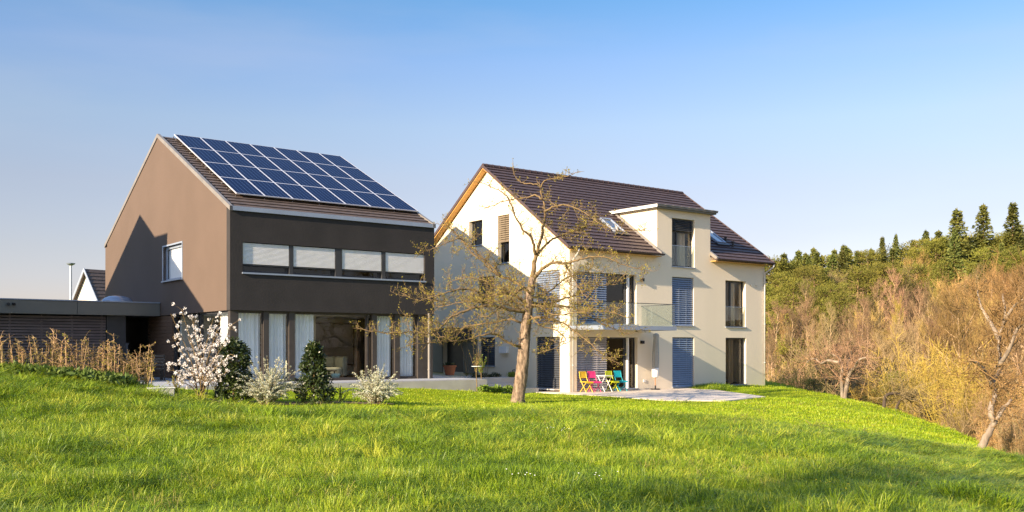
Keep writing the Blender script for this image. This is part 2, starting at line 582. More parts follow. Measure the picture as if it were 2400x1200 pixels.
# ------------------------------------------------------------------ terrain
ctrl = [
    (0, 0, -1.72), (-12, 0, -1.3), (-8, 8, -1.5), (0, -15, -1.9), (-30, 0, -1.2), (-30, -30, -1.6), (10, -12, -2.6), (0, -40, -2.2),
    at(0, 876, 26), at(100, 886, 26), at(200, 893, 26), at(330, 906, 26.3), at(0, 960, 20), at(200, 963, 20.5), at(350, 940, 24),
    at(470, 943, 26.5), at(585, 944, 27.3), at(740, 942, 27.5), at(880, 943, 28),
    (-10.2, 30.4, -1.33), (-7.5, 32.3, -1.38), (-4.3, 35.0, -1.46), (-2.5, 36.3, -1.58), (-1.0, 38.0, -1.75), (-.6, 41, -1.98),
    (2.4, 42.0, -2.0), (1.0, 45, -2.0), (13.2, 50.8, -1.99), (8, 46, -2.02), (8.5, 43.5, -2.03), at(1420, 932, 38.6), at(1560, 943, 35.4), at(1700, 944, 35.2), at(1800, 934, 38.0), at(1288, 925, 41.2), (6.8, 42, -2.03), (7.5, 38.5, -2.02), (6, 40, -1.98), (9.5, 40, -1.98), (5.9, 36.2, -1.99), (8, 36.2, -2.0), (3.8, 39, -1.975), (1.6, 41.5, -1.975), (10.1, 38.9, -2.02), (6, 52, -2.0), (0, 52, -1.9),
    (0.2, 34, -1.94), (-2.5, 31, -1.78), (4, 34, -1.99), (-5.5, 30.5, -1.62),
    at(600, 964, 25), at(900, 968, 25.3), at(1200, 970, 25.3), at(1600, 968, 26.5),
    at(300, 1000, 19), at(1200, 1010, 20), at(1200, 1100, 13.6), at(1200, 1200, 10.2), at(200, 1200, 9.9), at(600, 1100, 13.5), at(0, 1060, 14),
    at(1800, 1000, 24), at(2100, 1060, 21), at(2200, 1040, 25.5), at(2300, 1110, 18), at(2400, 1200, 13.2), at(1900, 1200, 11),
    at(1800, 935, 42), at(1950, 960, 37), at(2100, 1000, 31),
    (16.4, 60, -2.45), (16.4, 54, -2.42), (16.2, 46, -2.5), (16.0, 40, -2.62), (15.2, 34, -2.8), (13.9, 28.5, -2.95), (12.4, 24, -2.65), (10.5, 18, -2.75),
    (9, 12, -2.75), (9, 5, -3.0), (9, -3, -3.4),
    (19.5, 60, -4.0), (20.0, 54, -4.2), (19.8, 46, -4.3), (19.5, 40, -4.6), (18.6, 34, -4.7), (17.0, 28, -4.5), (15.6, 23, -4.1), (14, 16, -4.2), (14, 5, -4.9),
    (25, 55, -6.3), (25, 40, -6.6), (23, 28, -6.5), (20, 16, -6.2), (22, 0, -7), (30, 70, -7.2), (34, 50, -7.4), (32, 30, -7.6), (22, 75, -5),
    (14, 66, -2.6), (14, 78, -4.2), (6, 66, -2.1), (4, 85, -3.5),
    (40, 90, -6.5), (28, 95, -6.5), (60, 80, -5.5), (50, 100, -4.8), (20, 110, -6), (36, 120, -4.5), (58, 120, -1.5), (80, 110, 0),
    (40, 150, -2), (60, 150, 1.2), (85, 150, 4.5), (100, 130, 5), (50, 180, 0.5), (75, 185, 4.5), (105, 185, 8), (60, 220, 2), (110, 230, 9),
    (20, 160, -3), (20, 220, -1), (70, 50, -5), (60, 20, -7), (110, 90, 4), (140, 150, 10), (160, 240, 12),
    (-26, 28, -1.05), (-20, 35, -1.25), (-13, 36, -1.3), (-20, 48, -1.3), (-8, 48, -1.35), (-40, 50, -1.2), (-60, 20, -1.0), (-30, 80, -1.4), (-10, 80, -1.6),
    (-70, 100, -1.5), (-20, 140, -2), (-20, 240, -2), (-120, 200, -2), (-140, 60, -1.5), (-120, -60, -2), (0, -120, -4), (120, -80, -6),
]
_cx = np.array([c[0] for c in ctrl], float)
_cy = np.array([c[1] for c in ctrl], float)
_cz = np.array([c[2] for c in ctrl], float)

def _U(d2):
    return np.where(d2 > 1e-12, .5 * d2 * np.log(np.maximum(d2, 1e-12)), 0)

_n = len(_cx)
_S = 20.0
_K = _U(((_cx[:, None] - _cx[None]) ** 2 + (_cy[:, None] - _cy[None]) ** 2) / _S ** 2) + np.eye(_n) * 2e-3
_P = np.stack([np.ones(_n), _cx / _S, _cy / _S], 1)
_A = np.block([[_K, _P], [_P.T, np.zeros((3, 3))]])
_W = np.linalg.solve(_A, np.concatenate([_cz, np.zeros(3)]))

def ground(x, y):
    x = np.atleast_1d(np.asarray(x, float))
    y = np.atleast_1d(np.asarray(y, float))
    sh = x.shape
    x = x.ravel()
    y = y.ravel()
    # beyond the modelled valley the land runs on level
    r = np.hypot(x - 10, y - 60)
    k = np.minimum(1, 190 / np.maximum(r, 1e-6))
    xe, ye = 10 + (x - 10) * k, 60 + (y - 60) * k
    out = np.empty(len(x))
    for i in range(0, len(x), 20000):
        sl = slice(i, i + 20000)
        d2 = ((xe[sl, None] - _cx[None]) ** 2 + (ye[sl, None] - _cy[None]) ** 2) / _S ** 2
        out[sl] = _U(d2) @ _W[:_n] + _W[_n] + _W[_n + 1] * xe[sl] / _S + _W[_n + 2] * ye[sl] / _S
    near = (np.hypot(x, y - 15) < 30)
    out += np.where(near, .035 * np.sin(x * 1.3 + 1.7 * np.sin(y * .6)) * np.sin(y * 1.1 + np.sin(x * .8)), 0) * (y < 25)
    return out.reshape(sh)

def gz(x, y):
    return float(ground(x, y)[0])

def crest_x(y):
    return np.interp(y, [-10, 5, 12, 18, 24, 28.5, 34, 40, 46, 54, 60, 70, 80], [9, 9.2, 9.6, 10.9, 12.8, 14.4, 15.6, 16.4, 16.7, 16.9, 16.9, 16.0, 15])

def axis(lo, hi, step, far):
    a = list(np.arange(lo, hi + 1e-6, step))
    s = step
    x = hi
    while x < far:
        s *= 1.25
        x += s
        a.append(x)
    s = step
    x = lo
    while x > -far:
        s *= 1.25
        x -= s
        a.insert(0, x)
    return np.array(a)

gx = axis(-24, 30, .45, 2600)
gy = axis(2, 66, .45, 2600)
GX, GY = np.meshgrid(gx, gy)
GZ = ground(GX, GY)
nx, ny = len(gx), len(gy)
verts = np.stack([GX.ravel(), GY.ravel(), GZ.ravel()], 1)
idx = np.arange(nx * ny).reshape(ny, nx)
faces = np.stack([idx[:-1, :-1].ravel(), idx[:-1, 1:].ravel(), idx[1:, 1:].ravel(), idx[1:, :-1].ravel()], 1)
me = bpy.data.meshes.new('ground')
me.from_pydata(verts.tolist(), [], faces.tolist())
me.polygons.foreach_set('use_smooth', [True] * len(me.polygons))
wood_mask = np.clip((GX - crest_x(GY) - .2) / 1.2, 0, 1)
wood_mask = np.where((GY > 64) & (GX > 2), np.maximum(wood_mask, np.clip((GY - 64) / 6, 0, 1)), wood_mask).ravel()
lawn_mask = (np.clip((GY - 25.6) / .8, 0, 1) * np.clip((GX + 11) / 1.5, 0, 1)).ravel()
at1 = me.attributes.new('wood', 'FLOAT', 'POINT')
at1.data.foreach_set('value', wood_mask.astype(np.float32))
at2 = me.attributes.new('lawn', 'FLOAT', 'POINT')
at2.data.foreach_set('value', lawn_mask.astype(np.float32))

def ground_material():
    m = bpy.data.materials.new('ground_cover')
    m.use_nodes = True
    N = m.node_tree.nodes
    L = m.node_tree.links
    b = N['Principled BSDF']
    b.inputs['Roughness'].default_value = .95
    b.inputs['Specular IOR Level'].default_value = .1
    tc = N.new('ShaderNodeTexCoord')

    def noise(scale, detail=8):
        n = N.new('ShaderNodeTexNoise')
        n.inputs['Scale'].default_value = scale
        n.inputs['Detail'].default_value = detail
        L.new(tc.outputs['Object'], n.inputs['Vector'])
        return n.outputs['Fac']

    def ramp(f, *stops):
        r = N.new('ShaderNodeValToRGB')
        e = r.color_ramp.elements
        e[0].position, e[0].color = stops[0][0], (*stops[0][1], 1)
        e[1].position, e[1].color = stops[1][0], (*stops[1][1], 1)
        for s in stops[2:]:
            q = e.new(s[0])
            q.color = (*s[1], 1)
        L.new(f, r.inputs[0])
        return r.outputs[0]

    def mix(f, a, c):
        x = N.new('ShaderNodeMix')
        x.data_type = 'RGBA'
        L.new(f, x.inputs[0])
        L.new(a, x.inputs[6])
        L.new(c, x.inputs[7])
        return x.outputs[2]

    def attr(n):
        a = N.new('ShaderNodeAttribute')
        a.attribute_name = n
        return a.outputs['Fac']
    meadow = ramp(noise(.9), (.3, (.075, .10, .014)), (.7, (.14, .17, .022)))
    lawn = ramp(noise(2.2), (.3, (.15, .22, .008)), (.62, (.24, .31, .012)), (.78, (.28, .29, .03)))
    litter = ramp(noise(.5), (.3, (.085, .055, .022)), (.5, (.13, .085, .035)), (.66, (.10, .095, .02)))
    c = mix(attr('lawn'), meadow, lawn)
    c = mix(attr('wood'), c, litter)
    L.new(c, b.inputs['Base Color'])
    bp = N.new('ShaderNodeBump')
    bp.inputs['Strength'].default_value = .8
    bp.inputs['Distance'].default_value = .05
    L.new(noise(22), bp.inputs['Height'])
    L.new(bp.outputs[0], b.inputs['Normal'])
    return m
me.materials.append(ground_material())
ground_ob = bpy.data.objects.new('ground', me)
COL.objects.link(ground_ob)
ground_ob['kind'] = 'structure'

# ------------------------------------------------------------------ dark house with solar roof
W_A, D_A, EAVE_A, BOX_A, RIDGE_A, T_A = 8.37, 15.84, 4.86, 1.304, 8.709, 7.92
OZ = -ZA
house = thing('dark_house', 'dark brown rendered house with solar panels on its roof and a glazed ground floor', 'house', (AO.x, AO.y, ZA), YAW)
Ff = lambda a, d, z: (a, d, z)                     # front facade
Fg = lambda a, d, z: (d, a, z)                     # left gable
Fgr = lambda a, d, z: (W_A - d, a, z)              # right gable
Fb = lambda a, d, z: (a, D_A - d, z)               # back
TH = .32
mA = (RIDGE_A - EAVE_A) / T_A

m = MB(OZ)
rk = lambda t: EAVE_A + mA * min(t, D_A - t) - .10
top_g = [(.0 + TH, rk(TH)), (T_A, rk(T_A)), (D_A - TH, rk(D_A - TH))]
wall(m, Fg, top_g, BOX_A, [(4.92, 7.22, 2.66, 4.055)], TH)
wall(m, Fgr, top_g, BOX_A, [], TH)
wall(m, Fb, [(0, EAVE_A - .1), (W_A, EAVE_A - .1)], BOX_A, [], TH)
m.box(TH, W_A - TH, TH, D_A - TH, BOX_A + .003, BOX_A + .28)
m.build('wall', M['dark_render'], house)
m = MB(OZ)
wall(m, Ff, [(0, EAVE_A - .02), (W_A, EAVE_A - .02)], BOX_A, [(.46, 7.93, 2.62, 3.69)], TH)
m.build('front_wall', M['front_render_shaded'], house)['label'] = 'front wall of the upper storey, darkened in colour for its grazing light'
# ground floor rear and right hand walls, wood clad part of the left side
m = MB(OZ)
m.box(W_A - .2, W_A - .04, .5, D_A - .1, ZA - .6, BOX_A - .004)
m.box(.1, W_A - .2, D_A - .4, D_A - .1, ZA - .6, BOX_A - .004)
m.box(7.66, W_A - .02, .08, .5, ZA - .4, BOX_A - .004)
m.box(.06, .3, 9.4, D_A - .4, ZA - .6, BOX_A - .004)
m.build('ground_floor_wall', M['frame_brown'], house)
m = MB(OZ)
n = 18
for k in range(n):
    z0 = ZA - .1 + k * (BOX_A - ZA + .1) / n
    m.box(.05 + .004 * (k % 2), .3, 6.3, 9.38, z0, z0 + (BOX_A - ZA + .1) / n - .022)
m.box(.1, .29, 6.32, 9.36, ZA - .1, BOX_A - .02)
m.build('wood_cladding', M['wood_warm'], house)
m = MB(OZ)
m.box(.1, W_A - .2, .1, D_A - .4, ZA - .25, ZA)
m.build('floor', M['inner_floor'], house)
m = MB(OZ)
m.box(.32, W_A - .22, 6.0, 6.14, ZA + .01, BOX_A - .01)
m.box(5.0, 5.12, 3.9, 5.98, ZA + .01, BOX_A - .01)
m.build('inner_wall', M['inner_wall'], house)
# upper storey: partition that closes the rooms behind the window strip
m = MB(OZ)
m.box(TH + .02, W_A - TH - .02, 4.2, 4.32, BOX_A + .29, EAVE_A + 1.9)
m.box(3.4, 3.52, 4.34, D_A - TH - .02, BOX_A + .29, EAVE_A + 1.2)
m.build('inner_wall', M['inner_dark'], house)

# roof of courses of tiles
def tiled_slope(mb, s0, s1, ta, za, tb, zb, n, th=.05, lap=.035):
    """saw-tooth courses from eave (ta, za) to ridge (tb, zb), extruded from s0 to s1"""
    L = math.hypot(tb - ta, zb - za)
    dt, dz = (tb - ta) / L, (zb - za) / L
    nt, nz = (-dz, dt) if dt > 0 else (dz, -dt)
    pts = []
    for k in range(n):
        a, b = L * k / n, L * (k + 1) / n
        pts.append((ta + dt * a + nt * lap, za + dz * a + nz * lap))
        pts.append((ta + dt * b, za + dz * b))
    low = [(ta + dt * L - nt * th, zb - nz * th), (ta - nt * th, za - nz * th)]
    mb.prism(pts + low, s0, s1, 'x')

m = MB(OZ)
tiled_slope(m, .03, W_A - .03, .02, EAVE_A + .02, T_A, RIDGE_A - .005, 26)
tiled_slope(m, .03, W_A - .03, D_A - .02, EAVE_A + .02, T_A, RIDGE_A - .005, 26)
roof = m.build('roof', M['tile_dark'], house)
m = MB(OZ)
for s in (-.035, W_A - .085):
    for t0, t1 in ((-.06, T_A), (D_A + .06, T_A)):
        z0, z1 = EAVE_A - .03, RIDGE_A
        m.hexa([(s, t0, z0 - .08), (s + .12, t0, z0 - .08), (s + .12, t1, z1 - .08), (s, t1, z1 - .08),
                (s, t0, z0 + .08), (s + .12, t0, z0 + .08), (s + .12, t1, z1 + .08), (s, t1, z1 + .08)])
m.build('verge_trim', M['zinc_warm'], roof)
for y0, y1 in ((-.06, -.003), (D_A + .003, D_A + .06)):
    m = MB(OZ)
    m.box(-.03, W_A + .03, y0, y1, EAVE_A - .1, EAVE_A + .05)
    m.build('gutter', M['zinc'], roof)
m = MB(OZ)
m.cyl(1.25, T_A + .35, RIDGE_A - .4, RIDGE_A + .14, .11, n=14)
m.cyl(1.25, T_A + .35, RIDGE_A + .14, RIDGE_A + .2, .15, n=14)
m.build('vent_pipe', M['black'], roof)

# 28 solar panels, each its own part, on rails above the tiles
ca = math.atan(mA)
up = Vector((0, math.cos(ca), math.sin(ca)))
nr = Vector((0, -math.sin(ca), math.cos(ca)))
org = Vector((.62, 1.08, EAVE_A + mA * 1.08 + OZ)) + nr * .17
PW, PL = 1.091, 1.885
m = MB()
for k in range(4):
    for q in (.28, .72):
        c = org + up * (PL * (k + q)) - nr * .055
        a, b = c + Vector((-.08, 0, 0)), c + Vector((7 * PW + .06, 0, 0))
        h = [a - up * .02 - nr * .05, b - up * .02 - nr * .05, b + up * .02 - nr * .05, a + up * .02 - nr * .05]
        m.hexa(h + [p + nr * .05 for p in h])
for i in range(8):
    for k in range(9):
        c = org + Vector((i * PW, 0, 0)) + up * (PL * (k / 2 + .01)) - nr * .105
        m.hexa([c + Vector((x, 0, 0)) + up * y + nr * z for z in (-.07, -.002) for x, y in ((-.015, -.015), (.015, -.015), (.015, .015), (-.015, .015))])
m.build('mounting_rail', M['zinc_warm'], roof)
fr, ce = MB(), MB()
bw = .024
for x0, x1, y0, y1 in ((0, bw, 0, PL), (PW - bw, PW, 0, PL), (bw, PW - bw, 0, bw), (bw, PW - bw, PL - bw, PL)):
    c = [(x0, y0), (x1, y0), (x1, y1), (x0, y1)]
    fr.hexa([Vector((x + .004, 0, 0)) + up * (y + .004) + nr * z for z in (-.04, .0) for x, y in c])
pm_f = None
for i in range(7):
    for k in range(4):
        off = org + Vector((i * PW, 0, 0)) + up * (k * PL)
        if pm_f is None:
            p = MB()
            c = [(bw, bw), (PW - bw, bw), (PW - bw, PL - bw), (bw, PL - bw)]
            p.face(*[Vector((x + .004, 0, 0)) + up * (y + .004) - nr * .006 for x, y in c])
            p.face(*[Vector((x + .004, 0, 0)) + up * (y + .004) - nr * .035 for x, y in c[::-1]])
            po = p.build('solar_panel', M['cells'], house)
            uvl = po.data.uv_layers.new(name='UVMap')
            for li, uvc in enumerate([(0, 0), (1, 0), (1, 1), (0, 1), (0, 1), (1, 1), (1, 0), (0, 0)]):
                uvl.data[li].uv = uvc
            fo = fr.build('panel_frame', M['panel_frame'], po)
            pm_f = (po, fo)
            po.location = off
        else:
            po = pm_f[0].copy()
            COL.objects.link(po)
            po.location = off
            fo = pm_f[1].copy()
            COL.objects.link(fo)
            fo.parent = po

# window strip with roller shutters
cols = [(.46, 2.29), (2.29, 4.18), (4.18, 6.09), (6.09, 7.93)]
m = MB(OZ)
for x, w in ((2.29, .07), (4.18, .13), (6.09, .075)):
    m.box(x - w, x + w, .034, .3, 2.62, 3.69)
m.box(.46, 7.93, .26, .31, 3.60, 3.69)
m.build('mullion', M['anthracite'], house)
for i, (a0, a1) in enumerate(cols):
    a0 += .0 if i == 0 else (.07, .07, .13, .075)[i]
    a1 -= (.07, .13, .075, .0)[i]
    w = window(house, Ff, OZ, a0 + .003, a1 - .003, 2.62, 3.6, dep=.17, fw=.09, sill=False)
    b = MB(OZ)
    nsl = 17
    for k in range(nsl):
        z0 = 2.93 + k * (3.672 - 2.93) / nsl
        h = (3.672 - 2.93) / nsl
        x0, x1 = a0 + .02, a1 - .02
        b.prism([(.072, z0), (.050, z0 + h * .25), (.050, z0 + h * .66), (.072, z0 + h * .95), (.095, z0 + h * .95), (.095, z0)], x0, x1, 'x')
    b.build('roller_shutter', M['blind_white'], w)
    b = MB(OZ)
    b.box(a0 + .02, a1 - .02, .048, .10, 2.88, 2.928)
    b.build('end_bar', M['anthracite'], w)
m = MB(OZ)
m.box(.43, 7.97, -.05, .168, 2.575, 2.632)
m.build('sill', M['zinc'], house)
# gable window with a pale frame
w = window(house, Fg, OZ, 4.92, 7.22, 2.66, 4.055, dep=.10, fw=.10, fmat='zinc', sillmat='zinc', sill_out=.09)
b = MB(OZ)
fbox(b, Fg, 5.05, 7.09, .19, .20, 2.72, 4.0)
b.build('blind', M['blind_white'], w)
# a frame edge standing proud of the render around it
b = MB(OZ)
for q in ((4.86, 4.92, 2.62, 4.115), (7.22, 7.28, 2.62, 4.115), (4.92, 7.22, 4.055, 4.115)):
    fbox(b, Fg, q[0], q[1], -.025, .05, q[2], q[3])
b.build('window_surround', M['zinc'], w)

# glazed ground floor, front
m = MB(OZ)
for a0, a1 in ((.05, .34), (1.27, 1.47), (2.24, 2.46), (5.64, 5.84), (6.63, 6.86)):
    m.box(a0, a1, .11, .33, ZA - .02, BOX_A - .002)
m.box(5.43, 5.50, .16, .26, ZA, BOX_A - .002)
m.box(.34, 7.66, .16, .27, ZA - .02, ZA + .06)
m.box(.34, 7.66, .16, .27, BOX_A - .05, BOX_A - .003)
m.build('glazing_post', M['frame_brown'], house)
bays = ((.34, 1.27), (1.47, 2.24), (2.46, 5.43), (5.84, 6.63), (6.86, 7.66))
for a0, a1 in bays:
    f = MB(OZ)
    for q in ((a0, a0 + .04, ZA + .06, BOX_A - .05), (a1 - .04, a1, ZA + .06, BOX_A - .05), (a0 + .04, a1 - .04, ZA + .06, ZA + .1), (a0 + .04, a1 - .04, BOX_A - .09, BOX_A - .05)):
        f.box(q[0], q[1], .19, .25, q[2], q[3])
    fo = f.build('window', M['frame_brown'], house)
    g = MB(OZ)
    g.face((a0, .22, ZA + .06), (a1, .22, ZA + .06), (a1, .22, BOX_A - .05), (a0, .22, BOX_A - .05))
    g.build('pane', M['glass'], fo)
# left side glazing wraps the corner
for a0, a1 in ((.34, 3.3), (3.42, 6.26)):
    f = MB(OZ)
    for q in ((a0, a0 + .06, ZA, BOX_A - .003), (a1 - .06, a1, ZA, BOX_A - .003)):
        f.box(.12, .24, q[0], q[1], q[2], q[3])
    f.box(.12, .24, a0 + .06, a1 - .06, ZA, ZA + .08)
    f.box(.12, .24, a0 + .06, a1 - .06, BOX_A - .08, BOX_A - .003)
    fo = f.build('window', M['anthracite'], house)
    g = MB(OZ)
    g.face((.18, a0, ZA), (.18, a1, ZA), (.18, a1, BOX_A), (.18, a0, BOX_A))
    g.build('pane', M['glass'], fo)
# drainpipe at the right hand corner
m = MB(OZ)
m.tube([(8.06, -.10, ZA), (8.06, -.10, BOX_A + .05)], .05, 12)
for z in (-.9, .2, 1.0):
    m.cyl(8.06, -.10, z, z + .05, .062, n=12)
m.build('drainpipe', M['zinc_warm'], house)

# curtains (they hang in the rooms: things of their own)
def curtain(name, label, p0, p1, z0, z1, amp, folds, matname, group):
    p0, p1 = Vector(p0), Vector(p1)
    d = (p1 - p0)
    nrm = Vector((-d.y, d.x, 0)).normalized()
    n = folds * 10
    mb = MB()
    ph = rng.uniform(0, 6)
    row = []
    for i in range(n + 1):
        t = i / n
        w = math.sin(t * folds * 2 * math.pi + ph) * amp + math.sin(t * folds * 3.7 + ph) * amp * .5
        q = p0 + d * t + nrm * w
        q2 = p0 + d * t + nrm * w * 1.25
        row.append((mb.vert((q2.x, q2.y, z0)), mb.vert((q.x, q.y, z1))))
    for i in range(n):
        mb.f.append([row[i][0], row[i + 1][0], row[i + 1][1], row[i][1]])
        mb.mi.append(0)
    o = mb.build(name, M[matname], None, smooth=True)
    return tag(o, label, 'curtain', group)
g_ = 'white floor length curtains in the glazed ground floor'
for (a0, a1, lab) in ((.36, 1.25, 'white curtain right of the corner post, first from the left behind the front glazing'),
                      (1.49, 2.22, 'white curtain in the narrow second bay of the front glazing'),
                      (2.48, 3.3, 'white curtain drawn to the left edge of the wide living room pane'),
                      (5.87, 6.61, 'white curtain just right of the wide living room pane'),
                      (6.9, 7.62, 'white curtain in the last bay before the drainpipe')):
    curtain('curtain', lab, inA(a0, .38), inA(a1, .38), ZA + .03, BOX_A - .05, .045, max(4, int((a1 - a0) * 7)), 'curtain', g_)
curtain('curtain', 'white curtain behind the side glazing left of the corner post', inA(.42, .5), inA(.42, 1.9), ZA + .03, BOX_A - .05, .045, 8, 'curtain', g_)

# living room furniture seen through the wide pane
def soft_box(mb, x0, x1, y0, y1, z0, z1):
    mb.box(x0, x1, y0, y1, z0, z1)
sofa = thing('sofa', 'pale sage green sofa seen through the wide living room pane', 'sofa', inA(4.55, 3.0, ZA), YAW)
M['sofa'] = mat('sofa_fabric', (.46, .47, .36), .9, (.40, .41, .31), 6, .2, 60)
M['cushion'] = mat('dark_cushion', (.05, .045, .04), .9, (.07, .06, .05), 6)
m = MB(); m.box(-1.1, 1.1, -.45, .45, .1, .42); m.build('seat', M['sofa'], sofa, bevel=.05)
m = MB(); m.box(-1.1, 1.1, .3, .55, .42, .86); m.build('backrest', M['sofa'], sofa, bevel=.06)
for x in (-1.32, 1.1):
    m = MB(); m.box(x, x + .22, -.45, .55, .08, .72 if x < 0 else .86); m.build('armrest', M['sofa'], sofa, bevel=.05)
for x, r in ((-.45, .3), (.25, -.2)):
    c = MB(); c.box(-.34, .34, -.08, .08, -.2, .2)
    co = tag(c.build('cushion', M['cushion'], None, bevel=.06), 'dark cushion leaning on the left half of the sofa' if x < 0 else 'dark cushion leaning on the right half of the sofa', 'cushion', 'dark sofa cushions')
    co.location = inA(4.55 + x, 3.18, ZA + .62)
    co.rotation_euler = (R(-12), R(8 * r * 3), YAW)
table = thing('coffee_table', 'low brown coffee table in front of the sofa behind the glass', 'table', inA(4.2, 1.7, ZA), YAW)
m = MB(); m.box(-.6, .6, -.3, .3, .3, .34); m.build('table_top', M['wood_warm'], table)
for x in (-.54, .5):
    for y in (-.26, .22):
        m = MB(); m.box(x, x + .04, y, y + .04, 0, .3); m.build('leg', M['black'], table)
M['bowl'] = mat('pale_teal_glaze', (.30, .50, .48), .3, (.26, .44, .42), 4)
for k, (s, lab) in enumerate(((3.55, 'pale teal bowl on the floor by the glass, near the conical shrub'), (4.35, 'pale teal bowl on the floor by the glass, nearer the sofa'))):
    m = MB()
    prof = [(.09, 0), (.13, .06), (.17, .16), (.18, .24)]
    m.tube([(0, 0, z) for r_, z in prof], [r_ for r_, z in prof], 20)
    o = tag(m.build('bowl', M['bowl'], None, smooth=False), lab, 'bowl', 'teal bowls behind the glass')
    o.location = inA(s, .62, ZA)
shelf = thing('bookcase', 'reddish brown open bookcase against the back of the living room', 'bookcase', inA(3.6, 5.6, ZA), YAW)
for x in (-.75, .71):
    m = MB(); m.box(x, x + .04, -.2, .2, 0, 1.75); m.build('side_panel', M['wood_warm'], shelf)
for k in range(5):
    m = MB(); m.box(-.71, .71, -.2, .2, .05 + k * .42, .09 + k * .42); m.build('shelf', M['wood_warm'], shelf)
m = MB(OZ)
m.box(.34, W_A - .24, .35, 5.98, BOX_A - .03, BOX_A - .004)
m.build('ceiling', M['white_paint'], house)
pic = thing('wall_panel', 'tall pale grey panel in a dark frame on the living room wall above the sofa', 'wall panel', inA(6.9, 5.92, ZA + .5), YAW)
m = MB(); m.box(-1.0, 1.0, 0, .05, 0, 1.75); m.build('panel', M['concrete'], pic)
m = MB()
for q in ((-1.05, -1.0, -.05, 1.8), (1.0, 1.05, -.05, 1.8), (-1.0, 1.0, -.05, 0), (-1.0, 1.0, 1.75, 1.8)):
    m.box(q[0], q[1], -.02, .055, q[2], q[3])
m.build('frame', M['black'], pic)
cab = thing('tall_cabinet', 'tall dark cabinet standing in the back left of the living room', 'cabinet', inA(2.2, 5.5, ZA), YAW)
m = MB(); m.box(-.6, .6, -.35, .35, 0, 2.2); m.build('body', M['inner_dark'], cab)
for x in (-.58, .01):
    m = MB(); m.box(x, x + .57, -.375, -.352, .05, 2.15); m.build('door', M['inner_dark'], cab)

# terrace of the dark house
m = MB()
t_ = thing('terrace', 'pale concrete terrace slab along the glazed front of the dark house', 'terrace', inA(0, 0, 0), YAW)
m.box(-4.2, 9.55, -1.95, .1, -2.15, -1.245)
m.box(-4.2, .1, .1, 9.0, -2.15, -1.249)
m.box(8.35, 9.55, .1, 9.0, -2.15, -1.249)
m.box(9.55, 11.4, 2.6, 9.0, -2.15, -1.253)
m.build('slab', M['concrete'], t_)
m = MB()
m.box(-4.1, 9.45, -1.85, .09, -1.243, -1.222)
m.box(-4.1, .04, .09, 8.9, -1.243, -1.226)
m.box(8.36, 9.45, .09, 8.9, -1.243, -1.226)
m.build('paving', M['paving_cool'], t_)

# carport on the left of the gable
cp = thing('carport', 'flat roofed carport with olive grey fascia and dark slatted wall beside the dark house', 'carport', inA(0, 0, ZA), YAW)
t0 = 7.62
m = MB(OZ); m.box(-10.2, -.03, t0, 14.2, 1.28, 1.80); m.build('roof', M['fascia'], cp)
m = MB(OZ)
for a0, a1 in ((-10.22, -3.19), (-3.17, -.02)):
    m.box(a0, a1, t0 - .035, t0 - .002, 1.29, 1.79)
m.build('fascia', M['fascia'], cp)
m = MB(OZ); m.box(-10.24, -.015, t0 - .06, 14.25, 1.805, 1.845); m.build('roof_edge', M['zinc'], cp)
m = MB(OZ)
for k in range(25):
    z0 = ZA - .35 + k * .113
    m.box(-10.0, -2.02, t0 + .35, t0 + .39, z0, z0 + .086)
for x in np.arange(-9.9, -2, 1.1):
    m.box(x, x + .07, t0 + .392, t0 + .46, ZA - .4, 1.28)
m.build('slatted_wall', M['wood_slat'], cp)
m = MB(OZ); m.box(-2.0, -1.27, t0 + .3, t0 + .42, ZA - .3, 1.278); m.build('side_panel', M['anthracite'], cp)
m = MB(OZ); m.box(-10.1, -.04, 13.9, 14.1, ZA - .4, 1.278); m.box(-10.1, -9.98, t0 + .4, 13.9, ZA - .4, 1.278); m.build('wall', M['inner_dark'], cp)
m = MB(OZ)
m.tube([(-5.6, t0 - .07, 1.62), (-5.6, t0 - .14, 1.62)], [.05, .06], 12)
m.tube([(-5.45, t0 - .07, 1.64), (-5.4, t0 - .16, 1.62)], [.04, .055], 12)
m.build('spotlight', M['black'], cp)
m = MB(OZ)
prof = [(.62, 0), (.6, .10), (.5, .2), (.34, .27), (.12, .305), (.02, .31)]
m.tube([(-1.25, 9.2, 1.845 + z) for r_, z in prof], [r_ for r_, z in prof], 24)
M['dome'] = mat('acrylic_dome', (.30, .36, .46), .15, (.27, .32, .42), 2, metal=.3)
m.build('skylight_dome', M['dome'], cp, smooth=True)
# pale bag or cloth hanging in the passage
m = MB()
m.box(-.13, .13, -.03, .03, .55, 1.35)
m.box(-.16, .16, -.05, .05, 1.35, 1.42)
m.box(-.03, .03, -.02, .02, 0, .55)
o = tag(m.build('mailbox_stand', M['zinc'], None), 'narrow grey metal stand in the dark passage under the carport', 'stand')
o.location = inA(-.85, 9.6, ZA)
o.rotation_euler = (0, 0, YAW)
